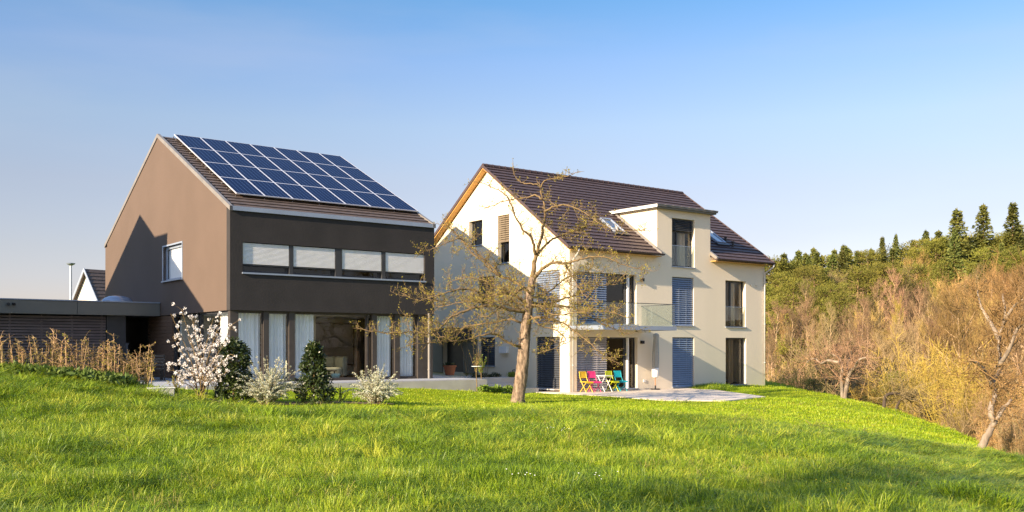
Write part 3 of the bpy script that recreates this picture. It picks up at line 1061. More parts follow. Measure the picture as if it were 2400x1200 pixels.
# dark patio furniture by the side glazing
pt = thing('patio_table', 'dark patio table beside the side glazing behind the blossom shrub', 'table', inA(-1.35, 5.3, ZA), YAW)
m = MB(); m.box(-.55, .55, -.8, .8, .70, .74); m.build('table_top', M['anthracite'], pt)
for x in (-.5, .44):
    for y in (-.75, .69):
        m = MB(); m.box(x, x + .06, y, y + .06, 0, .7); m.build('leg', M['black'], pt)
for k, (s, t, lab) in enumerate(((-1.3, 3.9, 'dark patio chair on the near side of the dark patio table'), (-2.3, 5.4, 'dark patio chair on the left side of the dark patio table'))):
    ch = thing('patio_chair', lab, 'chair', inA(s, t, ZA), YAW + (0 if k == 0 else -1.57), 'dark patio chairs')
    m = MB(); m.box(-.24, .24, -.24, .24, .42, .46); m.build('seat', M['anthracite'], ch)
    m = MB()
    for z in (.55, .66, .77, .88):
        m.box(-.24, .24, -.27, -.245, z, z + .07)
    m.build('backrest', M['anthracite'], ch)
    for x in (-.24, .2):
        for y in (-.28, .2):
            m = MB(); m.box(x, x + .03, y, y + .03, 0, .96 if y < 0 else .42); m.build('leg', M['black'], ch)

# ------------------------------------------------------------------ cream house with brown tiled roof
W_B, D_B, T_B, RIDGE_B, OV = 13.46, 12.18, 6.09, 8.909, .363
EAVE_B = 4.437
mB = (RIDGE_B - EAVE_B) / (T_B + OV)
roofz = lambda t: EAVE_B + (min(t, D_B - t) + OV) * mB
OZ = -ZB
cream = thing('cream_house', 'cream rendered house with a brown tiled roof, flat dormer and balcony', 'house', (BO.x, BO.y, ZB), YAW)
Gf = lambda a, d, z: (a, d, z)
Gg = lambda a, d, z: (d, a, z)
Gr = lambda a, d, z: (W_B - d, a, z)
Gb = lambda a, d, z: (a, D_B - d, z)
TH = .36
DZ = 6.60                                      # wall top of the dormer
top_f = [(0, 4.50), (5.46, 4.50), (5.46, DZ), (9.22, DZ), (9.22, 4.50), (W_B, 4.50)]
front_holes = [(.43, 4.11, 1.06, 3.38), (.43, 4.17, -1.90, .47), (6.49, 8.02, 1.06, 3.41), (6.51, 8.04, -1.90, .50),
               (10.36, 11.94, 1.04, 3.40), (10.38, 11.96, -1.90, .50), (6.48, 8.08, 3.90, 6.24)]
gable_holes = [(.65, 2.34, -1.86, .49), (.65, 2.34, 1.10, 3.48), (6.58, 7.74, 5.08, 6.33), (4.38, 5.30, 4.05, 6.36),
               (5.58, 6.92, 2.11, 3.49), (5.54, 6.77, -.90, .51), (8.18, 10.10, -1.25, .42)]
tg = lambda t: roofz(t) - .22
m = MB(OZ)
wall(m, Gf, top_f, -2.5, front_holes, TH)
wall(m, Gg, [(TH, tg(TH)), (T_B, tg(T_B)), (D_B - TH, tg(D_B - TH))], -2.5, gable_holes, TH)
wall(m, Gr, [(TH, tg(TH)), (T_B, tg(T_B)), (D_B - TH, tg(D_B - TH))], -2.5, [], TH)
wall(m, Gb, [(0, 4.50), (W_B, 4.50)], -2.5, [], TH)
m.build('wall', M['cream'], cream)
# dormer cheeks, part of the wall render but a piece of its own
tb = (DZ - EAVE_B) / mB - OV
for s0, s1 in ((5.46, 5.70), (8.98, 9.22)):
    m = MB(OZ)
    m.prism([(TH, roofz(TH) - .15), (TH, DZ - .002), (tb + .15, DZ - .002)], s0, s1, 'x')
    m.build('dormer_cheek', M['cream'], cream)
# floors and partitions inside
m = MB(OZ)
for z in (-1.95, .60, 3.48):
    m.box(TH + .01, W_B - TH - .01, TH + .01, D_B - TH - .01, z, z + (.04 if z < 0 else .3))
m.build('floor', M['inner_floor'], cream)
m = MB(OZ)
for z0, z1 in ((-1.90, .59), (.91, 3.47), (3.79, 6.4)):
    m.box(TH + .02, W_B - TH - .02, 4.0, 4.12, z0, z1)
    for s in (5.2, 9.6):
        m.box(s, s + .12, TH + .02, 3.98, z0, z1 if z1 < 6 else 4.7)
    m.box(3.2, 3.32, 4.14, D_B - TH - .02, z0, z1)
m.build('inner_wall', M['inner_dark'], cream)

# roof
ha, hb = 5.44, 9.24
rf = MB(OZ)
nB = 24
s0, s1 = -.35, W_B + .35
tiled = lambda a, b, ta, tb_, n: tiled_slope(rf, a, b, ta, EAVE_B + (ta + OV) * mB - .04, tb_, EAVE_B + (tb_ + OV) * mB - .04, n, th=.07, lap=.045)
Lc = (T_B + OV) / nB
kd = int(round((tb + .1 + OV) / Lc))           # courses that run beside the dormer
td = -OV + kd * Lc
tiled(s0, ha, -OV, td, kd)
tiled(hb, s1, -OV, td, kd)
tiled(s0, s1, td, T_B, nB - kd)
tiled_slope(rf, s0, s1, D_B + OV, EAVE_B - .04, T_B, RIDGE_B - .04, nB, th=.07, lap=.045)
roofB = rf.build('roof', M['tile_brown'], cream)
m = MB(OZ)
m.tube([(s0 + .01, T_B, RIDGE_B - .02), (s1 - .01, T_B, RIDGE_B - .02)], .10, 10)
for k in range(36):
    s = s0 + .2 + k * (s1 - s0 - .3) / 36
    m.tube([(s, T_B, RIDGE_B - .02), (s + .05, T_B, RIDGE_B - .02)], .112, 10)
m.build('ridge_cap', M['tile_brown'], roofB)
# wooden soffit under the verges and eaves
m = MB(OZ)
for a, b in ((s0 + .02, -.003), (W_B + .003, s1 - .02)):
    for ta, tb2 in ((-OV + .02, T_B), (D_B + OV - .02, T_B)):
        za, zb = EAVE_B - .12, RIDGE_B - .13
        m.hexa([(a, ta, za - .05), (b, ta, za - .05), (b, tb2, zb - .05), (a, tb2, zb - .05),
                (a, ta, za), (b, ta, za), (b, tb2, zb), (a, tb2, zb)])
for a, b in ((.0, 5.43), (9.25, W_B)):
    m.box(a, b, -OV + .02, -.003, EAVE_B - .16, EAVE_B - .125)
m.box(0, W_B, D_B + .003, D_B + OV - .02, EAVE_B - .16, EAVE_B - .125)
m.build('soffit', M['wood_soffit'], roofB)
m = MB(OZ)
for a in (s0 - .025, s1 + .001):
    for ta, tb2 in ((-OV, T_B), (D_B + OV, T_B)):
        za, zb = EAVE_B - .13, RIDGE_B - .13
        m.hexa([(a, ta, za), (a + .024, ta, za), (a + .024, tb2, zb), (a, tb2, zb),
                (a, ta, za + .17), (a + .024, ta, za + .17), (a + .024, tb2, zb + .17), (a, tb2, zb + .17)])
m.build('verge_board', M['tile_brown'], roofB)
def gutter(mb, a, b, t, z, r=.07):
    n = 8
    arc = [(t + r * math.cos(math.pi + math.pi * k / n), z + r * math.sin(math.pi + math.pi * k / n)) for k in range(n + 1)]
    inner = [(t + (r - .012) * math.cos(math.pi + math.pi * k / n), z + .002 + (r - .012) * math.sin(math.pi + math.pi * k / n)) for k in range(n + 1)]
    for k in range(n):
        mb.hexa([(a, *arc[k]), (b, *arc[k]), (b, *arc[k + 1]), (a, *arc[k + 1]), (a, *inner[k]), (b, *inner[k]), (b, *inner[k + 1]), (a, *inner[k + 1])])
    for s in (a, b):
        mb.face(*[(s, *q) for q in arc])
for a, b in ((s0, ha + .06), (hb - .04, s1)):
    m = MB(OZ)
    gutter(m, a, b, -OV - .07, EAVE_B - .03)
    m.build('gutter', M['zinc_brown'] if 'zinc_brown' in M else M['tile_brown'], roofB)
# downpipes
M['pipe'] = mat('pale_zinc_pipe', (.58, .57, .55), .4, (.5, .49, .48), 3, metal=.4)
for s, sw in ((.16, .14), (W_B + .2, W_B - .10)):
    m = MB(OZ)
    m.tube([(s, -OV - .07, EAVE_B - .09), (s, -OV - .07, EAVE_B - .2), (s + (sw - s) * .3, -OV + .02, EAVE_B - .34), (sw, -.10, EAVE_B - .56), (sw, -.085, EAVE_B - .75), (sw, -.085, -1.95)], .043, 10)
    for z in (3.2, 1.2, -.8):
        m.cyl(sw, -.085, z, z + .04, .055, n=10)
    m.build('downpipe', M['pipe'], cream, smooth=True)
# dormer roof and flashings
m = MB(OZ)
m.box(5.26, 9.42, -.22, tb + .55, DZ + .001, DZ + .075)
m.box(5.20, 9.48, -.28, tb + .56, DZ + .078, DZ + .155)
dr = m.build('dormer_roof', M['fascia'], cream)
m = MB(OZ)
m.box(5.185, 9.495, -.295, tb + .6, DZ + .158, DZ + .185)
for s in np.arange(5.7, 9.3, .55):
    m.box(s, s + .22, -.31, -.296, DZ + .15, DZ + .187)
m.build('edge_sheet', M['zinc_warm'], dr)
m = MB(OZ)
m.box(5.184, 5.199, -.28, tb + .55, DZ + .03, DZ + .157)
m.build('edge_trim', M['white_paint'], dr)
for a, b in ((5.33, 5.455), (9.225, 9.35)):
    m = MB(OZ)
    t0, t1 = -OV - .06, tb + .2
    z0, z1 = EAVE_B + (t0 + OV) * mB, EAVE_B + (t1 + OV) * mB
    m.hexa([(a, t0, z0 - .08), (b, t0, z0 - .08), (b, t1, z1 - .08), (a, t1, z1 - .08), (a, t0, z0 + .09), (b, t0, z0 + .09), (b, t1, z1 + .09), (a, t1, z1 + .09)])
    m.build('flashing', M['zinc_warm'], cream)
# skylights lie in the slope
un = Vector((0, 1, mB)).normalized()
nn = Vector((0, -mB, 1)).normalized()
for s, t in ((3.72, 1.06), (10.86, 1.0)):
    o_ = Vector((s, t, EAVE_B + (t + OV) * mB + OZ)) + nn * .02
    hw, hl = .55, 1.30
    def slab(mb, x0, x1, y0, y1, n0, n1):
        mb.hexa([o_ + Vector((x, 0, 0)) + un * y + nn * z for z in (n0, n1) for x, y in ((x0, y0), (x1, y0), (x1, y1), (x0, y1))])
    m = MB()
    slab(m, 0, .07, 0, hl, -.02, .09); slab(m, hw + .07, hw + .14, 0, hl, -.02, .09)
    slab(m, .07, hw + .07, 0, .08, -.02, .085); slab(m, .07, hw + .07, hl - .10, hl, -.02, .095)
    sk = m.build('skylight', M['zinc'], cream)
    m = MB(); slab(m, .07, hw + .07, .08, hl - .10, .0, .05)
    m.build('pane', M['glass_sky'], sk)
    m = MB(); slab(m, -.12, hw + .26, -.22, -.001, -.02, .055)
    m.build('lead_apron', M['anthracite'], sk)
# vent pipes on the right roof part
for s, t in ((11.85, 1.25), (11.95, .85)):
    z = roofz(t)
    m = MB(OZ); m.cyl(s, t, z - .1, z + .22, .06, n=10); m.cyl(s, t, z + .22, z + .26, .09, n=10)
    m.build('vent_pipe', M['black'], roofB)

# windows of the front
BW = dict(dep=.19, fw=.07)
w = window(cream, Gf, OZ, .43, 4.11, 1.06, 3.38, mull=(2.27, 3.52), blind=True, bx1=2.25, bz0=1.12, bmat='blind_sky_tint', sill=True, **BW)
b = MB(OZ); b.box(3.62, 3.70, .06, .18, 1.08, 3.36); b.build('jamb_strip', M['white_paint'], w)
w = window(cream, Gf, OZ, .43, 4.17, -1.90, .47, mull=(2.27, 3.5), blind=True, bx1=2.27, bz0=-1.87, bmat='blind_shade_tint', sill=True, **BW)
b = MB(OZ); b.box(3.60, 3.68, .06, .18, -1.88, .45); b.build('jamb_strip', M['white_paint'], w)
window(cream, Gf, OZ, 6.49, 8.02, 1.06, 3.41, blind=True, **BW)
window(cream, Gf, OZ, 6.51, 8.04, -1.90, .50, blind=True, **BW)
w = window(cream, Gf, OZ, 10.36, 11.94, 1.04, 3.40, mull=(10.95,), **BW)
w = window(cream, Gf, OZ, 10.38, 11.96, -1.90, .50, **BW)
b = MB(OZ)
n = 40
for i in range(n):
    z = -1.86 + i * 2.32 / n
    b.box(10.47, 11.87, .10, .145, z, z + .012)
b.box(10.47, 11.87, .09, .15, .44, .49)
b.build('blind', M['blind_dark'], w)
w = window(cream, Gf, OZ, 6.48, 8.08, 3.90, 6.24, mull=(7.0,), transom=(5.62,), **BW)
b = MB(OZ); slats(b, Gf, 6.55, 8.0, 5.66, 6.22, .06, pitch=.075, tilt=.03); b.build('blind', M['blind_dark'], w)
for (a0, a1, z0, z1) in ((6.5, 8.06, 3.96, 4.92), (10.38, 11.92, 1.10, 2.06)):
    g = MB(OZ); g.box(a0, a1, .04, .052, z0, z1)
    go = g.build('glass_guard', M['glass_green'], cream)
    g = MB(OZ); g.box(a0, a1, .035, .057, z1 + .001, z1 + .022); g.build('top_rail', M['zinc'], go)
# windows of the gable
window(cream, Gg, OZ, .65, 2.34, -1.86, .49, blind=True, bmat='blind_dark', sillmat='concrete', sill_out=.35, **BW)
window(cream, Gg, OZ, .65, 2.34, 1.10, 3.48, blind=True, bmat='blind_sky_tint', **BW)
window(cream, Gg, OZ, 6.58, 7.74, 5.08, 6.33, **BW)
window(cream, Gg, OZ, 4.38, 5.30, 4.05, 6.36, blind=True, bz0=5.1, bmat='blind_sun_tint', transom=(5.05,), **BW)
window(cream, Gg, OZ, 5.58, 6.92, 2.11, 3.49, blind=True, bmat='blind_dark', bz0=2.5, **BW)
window(cream, Gg, OZ, 5.54, 6.77, -.90, .51, blind=True, bmat='blind_dark', **BW)
# entrance
m = MB(OZ)
m.box(.25, .34, 8.18, 10.10, -1.25, .42)
d = m.build('door', M['anthracite'], cream)
m = MB(OZ); m.box(.19, .22, 8.5, 8.53, -.9, .1); m.build('handle', M['zinc'], d)
m = MB(OZ)
m.box(-1.1, -.003, 7.5, 10.6, .44, 1.0)
m.build('canopy', M['anthracite'], cream)
for t0_, t1_ in ((7.0, 8.17), (10.11, D_B - .3)):
    m = MB(OZ); m.box(-.05, -.003, t0_, t1_, -1.3, .43); m.build('cladding', M['fascia'], cream)
# balcony: slab, glass front and sides, rail
BS, BD = 4.45, -2.15
m = MB(OZ); m.box(.02, BS, BD, -.003, .80, .93); slab_ = m.build('balcony_slab', M['concrete'], cream)
m = MB(OZ); m.box(.0, BS + .03, BD - .03, BD - .002, .77, .95); m.box(BS + .001, BS + .03, BD, -.004, .77, .95); m.box(-.01, .018, BD, -.004, .77, .95)
m.build('edge_sheet', M['zinc'], slab_)
for q in ((.05, BS - .02, BD + .03, BD + .042), (BS - .04, BS - .028, BD + .05, -.05), (.05, .062, BD + .05, -.05)):
    m = MB(OZ); m.box(q[0], q[1], q[2], q[3], .95, 1.92); m.build('glass_panel', M['glass_green'], slab_)
m = MB(OZ)
m.box(.03, BS, BD + .02, BD + .052, 1.921, 1.95)
m.box(BS - .05, BS - .018, BD + .053, -.004, 1.921, 1.95)
m.box(.04, .072, BD + .053, -.004, 1.921, 1.95)
m.build('handrail', M['anthracite'], slab_)
# lamps, meter box, tap and socket on the wall
for z in (3.10, .18):
    m = MB(OZ); m.box(4.35, 4.52, -.12, -.002, z, z + .14); m.build('wall_lamp', M['black'], cream)
m = MB(OZ); m.box(-.16, -.003, 4.42, 5.0, -.26, .05)
m.build('letter_box', M['white_paint'], cream)
m = MB(OZ); m.tube([(-.003, 3.95, -1.05), (-.12, 3.95, -1.06), (-.13, 3.95, -1.14)], .022, 8); m.build('tap', M['black'], cream)
m = MB(OZ); m.box(4.55, 4.68, -.03, -.002, -1.62, -1.50); m.build('socket', M['white_paint'], cream)
m = MB(OZ)
for s in (12.35, 12.75):
    m.cyl(s, -.02, 3.2, 3.26, .035, n=8)
m.build('wall_vent', M['cream'], cream)
# curtains in the dark rooms
g_ = 'cream curtains in the front windows'
curtain('curtain', 'long cream curtain in the dormer window', inB(7.3, .36), inB(7.72, .36), 3.82, 5.6, .06, 3, 'curtain_cream', g_)
curtain('curtain', 'long cream curtain in the upper right window with glass guard', inB(11.05, .36), inB(11.45, .36), .95, 3.3, .07, 3, 'curtain_cream', g_)
curtain('curtain', 'long cream curtain behind the open louvres of the lower right window', inB(10.95, .36), inB(11.35, .36), -1.88, .42, .07, 3, 'curtain_cream', g_)
curtain('curtain', 'white curtain in the small square gable window', inB(.62, 6.7), inB(.62, 7.2), 4.6, 6.3, .05, 3, 'curtain', None)

# terrace in front of the cream house
m = MB()
P = [at(1288, 921, 42.0), at(1420, 929, 39.4), at(1560, 939, 36.2), at(1700, 940, 35.9), at(1795, 930.5, 38.9), at(1640, 909, 47.4)]
poly = [(p[0], p[1]) for p in P]
q = inB(8.7, -.02); poly.append((q.x, q.y))
q = inB(.02, -.02); poly.append((q.x, q.y))
q = inB(-.02, 2.6); poly.append((q.x, q.y))
q = inB(-1.0, 2.6); poly.append((q.x, q.y))
m.prism(poly, -2.25, -1.963, 'z')
tag(m.build('terrace', M['paving'], None), 'pale paved terrace before the cream house under the bistro chairs', 'terrace')
# steps and planter in the passage between the houses
stp = thing('garden_steps', 'pale concrete steps down from the upper terrace between the houses', 'steps', inB(0, 0, 0), YAW)
m = MB(); m.box(-3.4, -1.35, 1.7, 2.3, -2.2, -1.60); m.build('step', M['concrete'], stp)
m = MB(); m.box(-3.4, -.85, 1.1, 1.698, -2.2, -1.79); m.build('step', M['concrete'], stp)
m = MB(); m.box(-3.5, -.75, 2.303, 3.1, -2.2, -1.345); m.box(-.95, -.753, 3.103, 6.5, -2.2, -1.35); m.box(-3.5, -.96, 3.103, 10.5, -2.2, -1.40); m.build('planter_wall', M['concrete'], stp)

# ------------------------------------------------------------------ bistro set on the terrace
def bistro_chair(label, col, s, t, rz):
    ch = thing('bistro_chair', label, 'chair', inB(s, t, -1.963), YAW + rz, 'coloured folding bistro chairs')
    mt = mat('enamel_' + col[0], col[1], .4, tuple(c * .9 for c in col[1]), 8)
    # faces -y ; seat at .45
    for x in (-.20, .20):
        m = MB()
        m.tube([(x, -.20, 0), (x, .10, .46), (x, .20, .66), (x, .24, .90)], .014, 8)
        m.build('back_leg', mt, ch)
        m = MB()
        xi = x * .88
        m.tube([(xi, .22, 0), (xi, -.18, .45)], .014, 8)
        m.build('front_leg', mt, ch)
    m = MB()
    m.box(-.205, .205, -.22, .19, .452, .476)
    m.prism([(-.22, .452), (-.24, .44), (-.245, .40), (-.235, .40), (-.23, .435), (-.21, .452)], -.205, .205, 'x')
    m.build('seat', mt, ch)
    m = MB()
    n = 6
    pts = [(.185 + .045 * k / n + .012 * math.sin(math.pi * k / n), .62 + .30 * k / n) for k in range(n + 1)]
    pts2 = [(y + .016, z) for y, z in pts[::-1]]
    m.prism(pts + pts2, -.205, .205, 'x')
    m.build('backrest', mt, ch)
    for y, z in ((-.10, .16), (.14, .09)):
        m = MB(); m.tube([(-.19, y, z), (.19, y, z)], .010, 6); m.build('crossbar', mt, ch)
    return ch
bistro_chair('yellow folding bistro chair at the left end of the row', ('yellow', (.82, .52, .02)), .50, -.55, .05)
bistro_chair('pink folding bistro chair beside the yellow one', ('pink', (.68, .04, .20)), 1.02, -.52, -.06)
bistro_chair('lime green folding bistro chair right of the white table', ('lime', (.66, .70, .02)), 2.02, -.58, .04)
bistro_chair('turquoise folding bistro chair at the right end of the row', ('turquoise', (.01, .42, .50)), 2.58, -.55, -.04)
tb_ = thing('bistro_table', 'small white folding bistro table between the coloured chairs', 'table', inB(1.54, -.62, -1.963), YAW)
m = MB(); m.box(-.26, .26, -.28, .28, .70, .722); m.build('table_top', M['white_paint'], tb_)
for x in (-.22, .22):
    for a in (-1, 1):
        m = MB(); m.tube([(x * (1 if a < 0 else .9), .24 * a, 0), (x * (1 if a < 0 else .9), -.22 * a, .70)], .014, 8); m.build('leg', M['white_paint'], tb_)
# closed parasol
ps = thing('parasol', 'closed grey parasol with a white sleeve standing against the cream wall', 'parasol', inB(4.92, -.42, -1.963), YAW)
m = MB(); m.cyl(0, 0, .04, 2.5, .022, n=12); m.build('pole', mat('parasol_pole', (.40, .18, .08), .5), ps)
m = MB(); m.cyl(0, 0, 0, .05, .22, n=20); m.cyl(0, 0, .05, .2, .035, n=12); m.build('base', M['black'], ps)
M['parasol_cloth'] = mat('grey_parasol_cloth', (.42, .42, .39), .9, (.35, .35, .33), 4, .2, 40)
m = MB()
n = 28
rows = []
for z, r_ in ((2.64, .03), (2.60, .10), (2.5, .12), (2.42, .10), (2.1, .12), (1.7, .135), (1.3, .14), (1.02, .135), (.95, .10)):
    ring = []
    for k in range(n):
        a = 2 * math.pi * k / n
        rr = r_ * (1 + .22 * math.sin(a * 7))
        ring.append(m.vert((rr * math.cos(a) + .03 * (z - 1), rr * math.sin(a), z)))
    rows.append(ring)
for a, b in zip(rows, rows[1:]):
    for k in range(n):
        m.f.append([a[k], a[(k + 1) % n], b[(k + 1) % n], b[k]]); m.mi.append(0)
m.build('canopy', M['parasol_cloth'], ps, smooth=True)
m = MB()
m.tube([(.0, 0, 1.02), (0, 0, .98), (0, 0, .62), (0, 0, .56)], [.16, .17, .16, .10], 14)
m.build('sleeve', M['white_paint'], ps, smooth=True)

# ------------------------------------------------------------------ far left: lamp, far house, neighbouring house outside the frame
lp = thing('street_lamp', 'slim grey street lamp rising beyond the carport roof', 'street lamp', (at(166, 700, 58)[0], 58, gz(at(166, 700, 58)[0], 58)))
hz = 5.05 - lp.location.z
m = MB(); m.tube([(0, 0, 0), (0, 0, hz - .12)], [.09, .06], 12); m.build('pole', M['pipe'], lp)
m = MB(); m.tube([(0, 0, hz - .14), (0, 0, hz - .06), (0, 0, hz), (0, 0, hz + .03)], [.08, .22, .26, .05], 18); m.build('lamp_head', M['zinc'], lp)

def simple_house(name, label, loc, yaw, wid, dep, eave, ridge, trim, hole=None, dormer=None, ov=.3):
    h = thing(name, label, 'house', loc, yaw)
    m = MB()
    T = dep / 2
    k = (ridge - eave) / T
    zz = lambda t: eave + k * min(t, dep - t) - .12
    wall(m, lambda a, d, z: (d, a, z), [(.3, zz(.3)), (T, zz(T)), (dep - .3, zz(dep - .3))], -1, hole or [], .3)
    wall(m, lambda a, d, z: (wid - d, a, z), [(.3, zz(.3)), (T, zz(T)), (dep - .3, zz(dep - .3))], -1, [], .3)
    wall(m, lambda a, d, z: (a, d, z), [(0, eave - .1), (wid, eave - .1)], -1, [], .3)
    wall(m, lambda a, d, z: (a, dep - d, z), [(0, eave - .1), (wid, eave - .1)], -1, [], .3)
    m.build('wall', M['white_render'], h)
    m = MB()
    tiled_slope(m, -ov, wid + ov, -.35, eave - .35 * k, T, ridge, 18)
    tiled_slope(m, -ov, wid + ov, dep + .35, eave - .35 * k, T, ridge, 18)
    r = m.build('roof', M['tile_dark'], h)
    m = MB()
    for a in (-ov - .05, wid + ov + .002):
        for ta in (-.38, dep + .38):
            za = eave - .38 * k
            m.hexa([(a, ta, za - .22), (a + .048, ta, za - .22), (a + .048, T, ridge - .2), (a, T, ridge - .2), (a, ta, za + .08), (a + .048, ta, za + .08), (a + .048, T, ridge + .1), (a, T, ridge + .1)])
    m.build('verge_trim', M[trim], r)
    if hole:
        for q in hole:
            m = MB(); m.box(.14, .2, q[0], q[1], q[2], q[3]); m.build('window', M['wood_slat'], h)
    if dormer:
        # dormer on the slope that faces the lawn
        a0, a1, zt, tf = dormer
        t1 = (zt - eave) / k
        m = MB(); m.box(a0, a1, tf, t1 + .3, eave + .2, zt); d = m.build('dormer', M['white_render'], h)
        m = MB(); m.box(a0 - .05, a1 + .05, tf - .03, t1 + .4, zt + .002, zt + .06); m.build('dormer_roof', M['zinc'], d)
    return h
M['white_render'] = mat('white_render', (.78, .74, .68), .9, (.72, .69, .63), 1, .1, 30)
p = at(206, 629, 74)
far = simple_house('white_house', 'white gabled house with dark roof showing behind the carport', (0, 0, 0), R(52), 11, 7.2, 5.2 - .6, 9.2, 'zinc', hole=[(2.9, 3.25, 5.2, 6.6)])
zb = p[2] - 9.25
far.location = (p[0] + math.sin(R(52)) * 3.6, p[1] - math.cos(R(52)) * 3.6, zb)
# stands left of the frame; its shadow falls on the brown gable
SD = 11.6
DT = 1.04 - .13 * SD
q = inA(-SD - 10, 1.93 + DT, -1.25)
simple_house('neighbour_house', 'white neighbouring house with dormer standing left of the carport', q, YAW, 10, 14.84, 5.84 + 1.25, 9.96 + 1.25, 'zinc',
             dormer=(6.0, 9.9, 8.83 + 1.32, 3.74), ov=.02)

# ------------------------------------------------------------------ plants
def catmull(pts, per=6):
    pts = [Vector(p) for p in pts]
    P = [pts[0] * 2 - pts[1]] + pts + [pts[-1] * 2 - pts[-2]]
    out = []
    for i in range(1, len(P) - 2):
        p0, p1, p2, p3 = P[i - 1], P[i], P[i + 1], P[i + 2]
        for k in range(per):
            t = k / per
            out.append(.5 * ((2 * p1) + (p2 - p0) * t + (2 * p0 - 5 * p1 + 4 * p2 - p3) * t * t + (3 * p1 - p0 - 3 * p2 + p3) * t ** 3))
    out.append(pts[-1])
    return out

def rvec(r=rng):
    while True:
        v = Vector((r.uniform(-1, 1), r.uniform(-1, 1), r.uniform(-1, 1)))
        if .05 < v.length < 1:
            return v.normalized()

def wander(p, d, L, n, bend, lift, r=rng):
    """a crooked path"""
    p = Vector(p)
    d = Vector(d).normalized()
    pts = [p.copy()]
    for k in range(n):
        d = (d + rvec(r) * bend + Vector((0, 0, lift))).normalized()
        p = p + d * (L / n)
        pts.append(p.copy())
    return pts, d

# ---- the old apple tree on the lawn -------------------------------------------------
YT = 34.0
apple = thing('apple_tree', 'old spreading apple tree with budding branches standing on the lawn', 'tree', (at(1213, 945, YT)[0], YT, gz(at(1213, 945, YT)[0], YT) - .05))
def ap(x, y, off=0.0):
    p = Vector(at(840 + .4832 * x, 380 + .4832 * y, YT + off))
    return p - Vector(apple.location)
ra = random.Random(5)
trunk = MB()
tp = catmull([ap(772, 1178), ap(776, 1130), ap(788, 1050), ap(798, 960), ap(806, 880), ap(812, 800), ap(822, 720), ap(830, 650), ap(845, 560)], 16)
def taper(n, a, b, pw=1.0):
    return [a + (b - a) * (k / (n - 1)) ** pw for k in range(n)]
trad = [np.interp(k / (len(tp) - 1), [0, .03, .08, .16, .3, .6, 1], [.315, .265, .238, .222, .21, .185, .125]) for k in range(len(tp))]
trunk.tube(tp, trad, 22)
for k in range(len(trunk.v)):                     # knobbly, fissured surface
    v = Vector(trunk.v[k])
    ax = tp[min(k // 22, len(tp) - 1)]
    d = v - ax
    d.z = 0
    a = math.atan2(d.y, d.x)
    w = .045 * math.sin(a * 3 + v.z * 2.1) + .04 * math.sin(a * 5 - v.z * 4.3 + 1) + .045 * math.sin(a * 9 + 3 * math.sin(v.z * 5)) + ra.uniform(-.035, .035)
    trunk.v[k] = tuple(v + d * w)
twig, bud, limb = MB(), MB(), MB()
limbs = [
    # points (zoomed-photo grid x, y), depth offset at the end, start radius
    ([(845, 560), (852, 500), (864, 440), (884, 380), (897, 300), (905, 230), (893, 180), (882, 120), (870, 95)], .5, .125),
    ([(858, 450), (850, 400), (835, 360), (800, 330), (770, 280), (745, 220), (720, 165), (690, 140), (640, 118), (595, 100)], -1.3, .075),
    ([(868, 450), (920, 390), (980, 355), (1060, 330), (1110, 310), (1160, 290), (1195, 262)], 1.4, .07),
    ([(903, 240), (950, 215), (1010, 208), (1080, 235), (1130, 270), (1180, 300), (1250, 330), (1390, 332)], -1.2, .055),
    ([(890, 180), (860, 160), (820, 172), (760, 180), (700, 190), (640, 215), (592, 216)], .9, .05),
    ([(882, 122), (910, 88), (960, 78), (1010, 70), (1062, 48)], -.6, .04),
    ([(875, 110), (830, 105), (790, 98), (760, 70), (748, 10)], .7, .032),
    ([(848, 570), (888, 520), (940, 490), (1000, 490), (1050, 480), (1120, 460), (1200, 460), (1290, 500), (1392, 522)], -1.8, .095),
    ([(1000, 490), (1030, 540), (1060, 590), (1090, 640), (1130, 660)], -2.4, .05),
    ([(833, 650), (790, 600), (740, 570), (690, 555), (640, 520), (600, 480), (550, 440), (505, 385), (455, 330), (418, 312)], 1.6, .09),
    ([(690, 555), (640, 500), (585, 450), (545, 415), (490, 370), (440, 388), (385, 410), (322, 432)], -.6, .06),
    ([(828, 700), (765, 650), (700, 635), (630, 648), (560, 620), (480, 620), (400, 640), (300, 670), (215, 645)], -1.6, .085),
    ([(822, 725), (750, 720), (680, 700), (600, 700), (520, 722), (450, 752), (400, 800), (340, 832), (260, 820), (170, 832), (28, 814)], -2.6, .085),
    ([(815, 790), (740, 762), (650, 780), (560, 790), (470, 820), (400, 850), (350, 830)], 2.0, .06),
    ([(800, 895), (760, 890), (705, 862), (660, 835), (600, 840), (520, 862), (400, 870), (250, 884)], -1.4, .075),
    ([(830, 760), (890, 752), (950, 768), (1000, 785), (1060, 830), (1110, 865), (1150, 905), (1200, 938), (1214, 960)], -2.0, .07),
    ([(835, 680), (910, 690), (990, 664), (1060, 642), (1150, 605), (1230, 590), (1300, 560)], 1.8, .07),
    ([(840, 700), (930, 700), (1010, 700), (1080, 722), (1140, 760), (1220, 800), (1300, 832), (1350, 820)], .6, .065),
    ([(826, 735), (880, 790), (950, 812), (1000, 852), (985, 885), (900, 922)], -1.5, .045),
    ([(836, 640), (800, 610), (760, 640), (700, 690), (640, 740), (560, 760)], -2.6, .055),
    ([(828, 700), (790, 690), (730, 660), (660, 600), (600, 570), (520, 560), (450, 580)], 2.6, .06),
    ([(840, 660), (900, 640), (960, 600), (1010, 560), (1080, 540), (1170, 540)], 2.8, .055),
    ([(820, 760), (800, 720), (740, 700), (640, 670), (500, 680), (380, 700), (330, 640)], .9, .06),
    ([(836, 690), (880, 700), (950, 740), (1060, 730), (1160, 720), (1270, 740)], -2.8, .05),
]
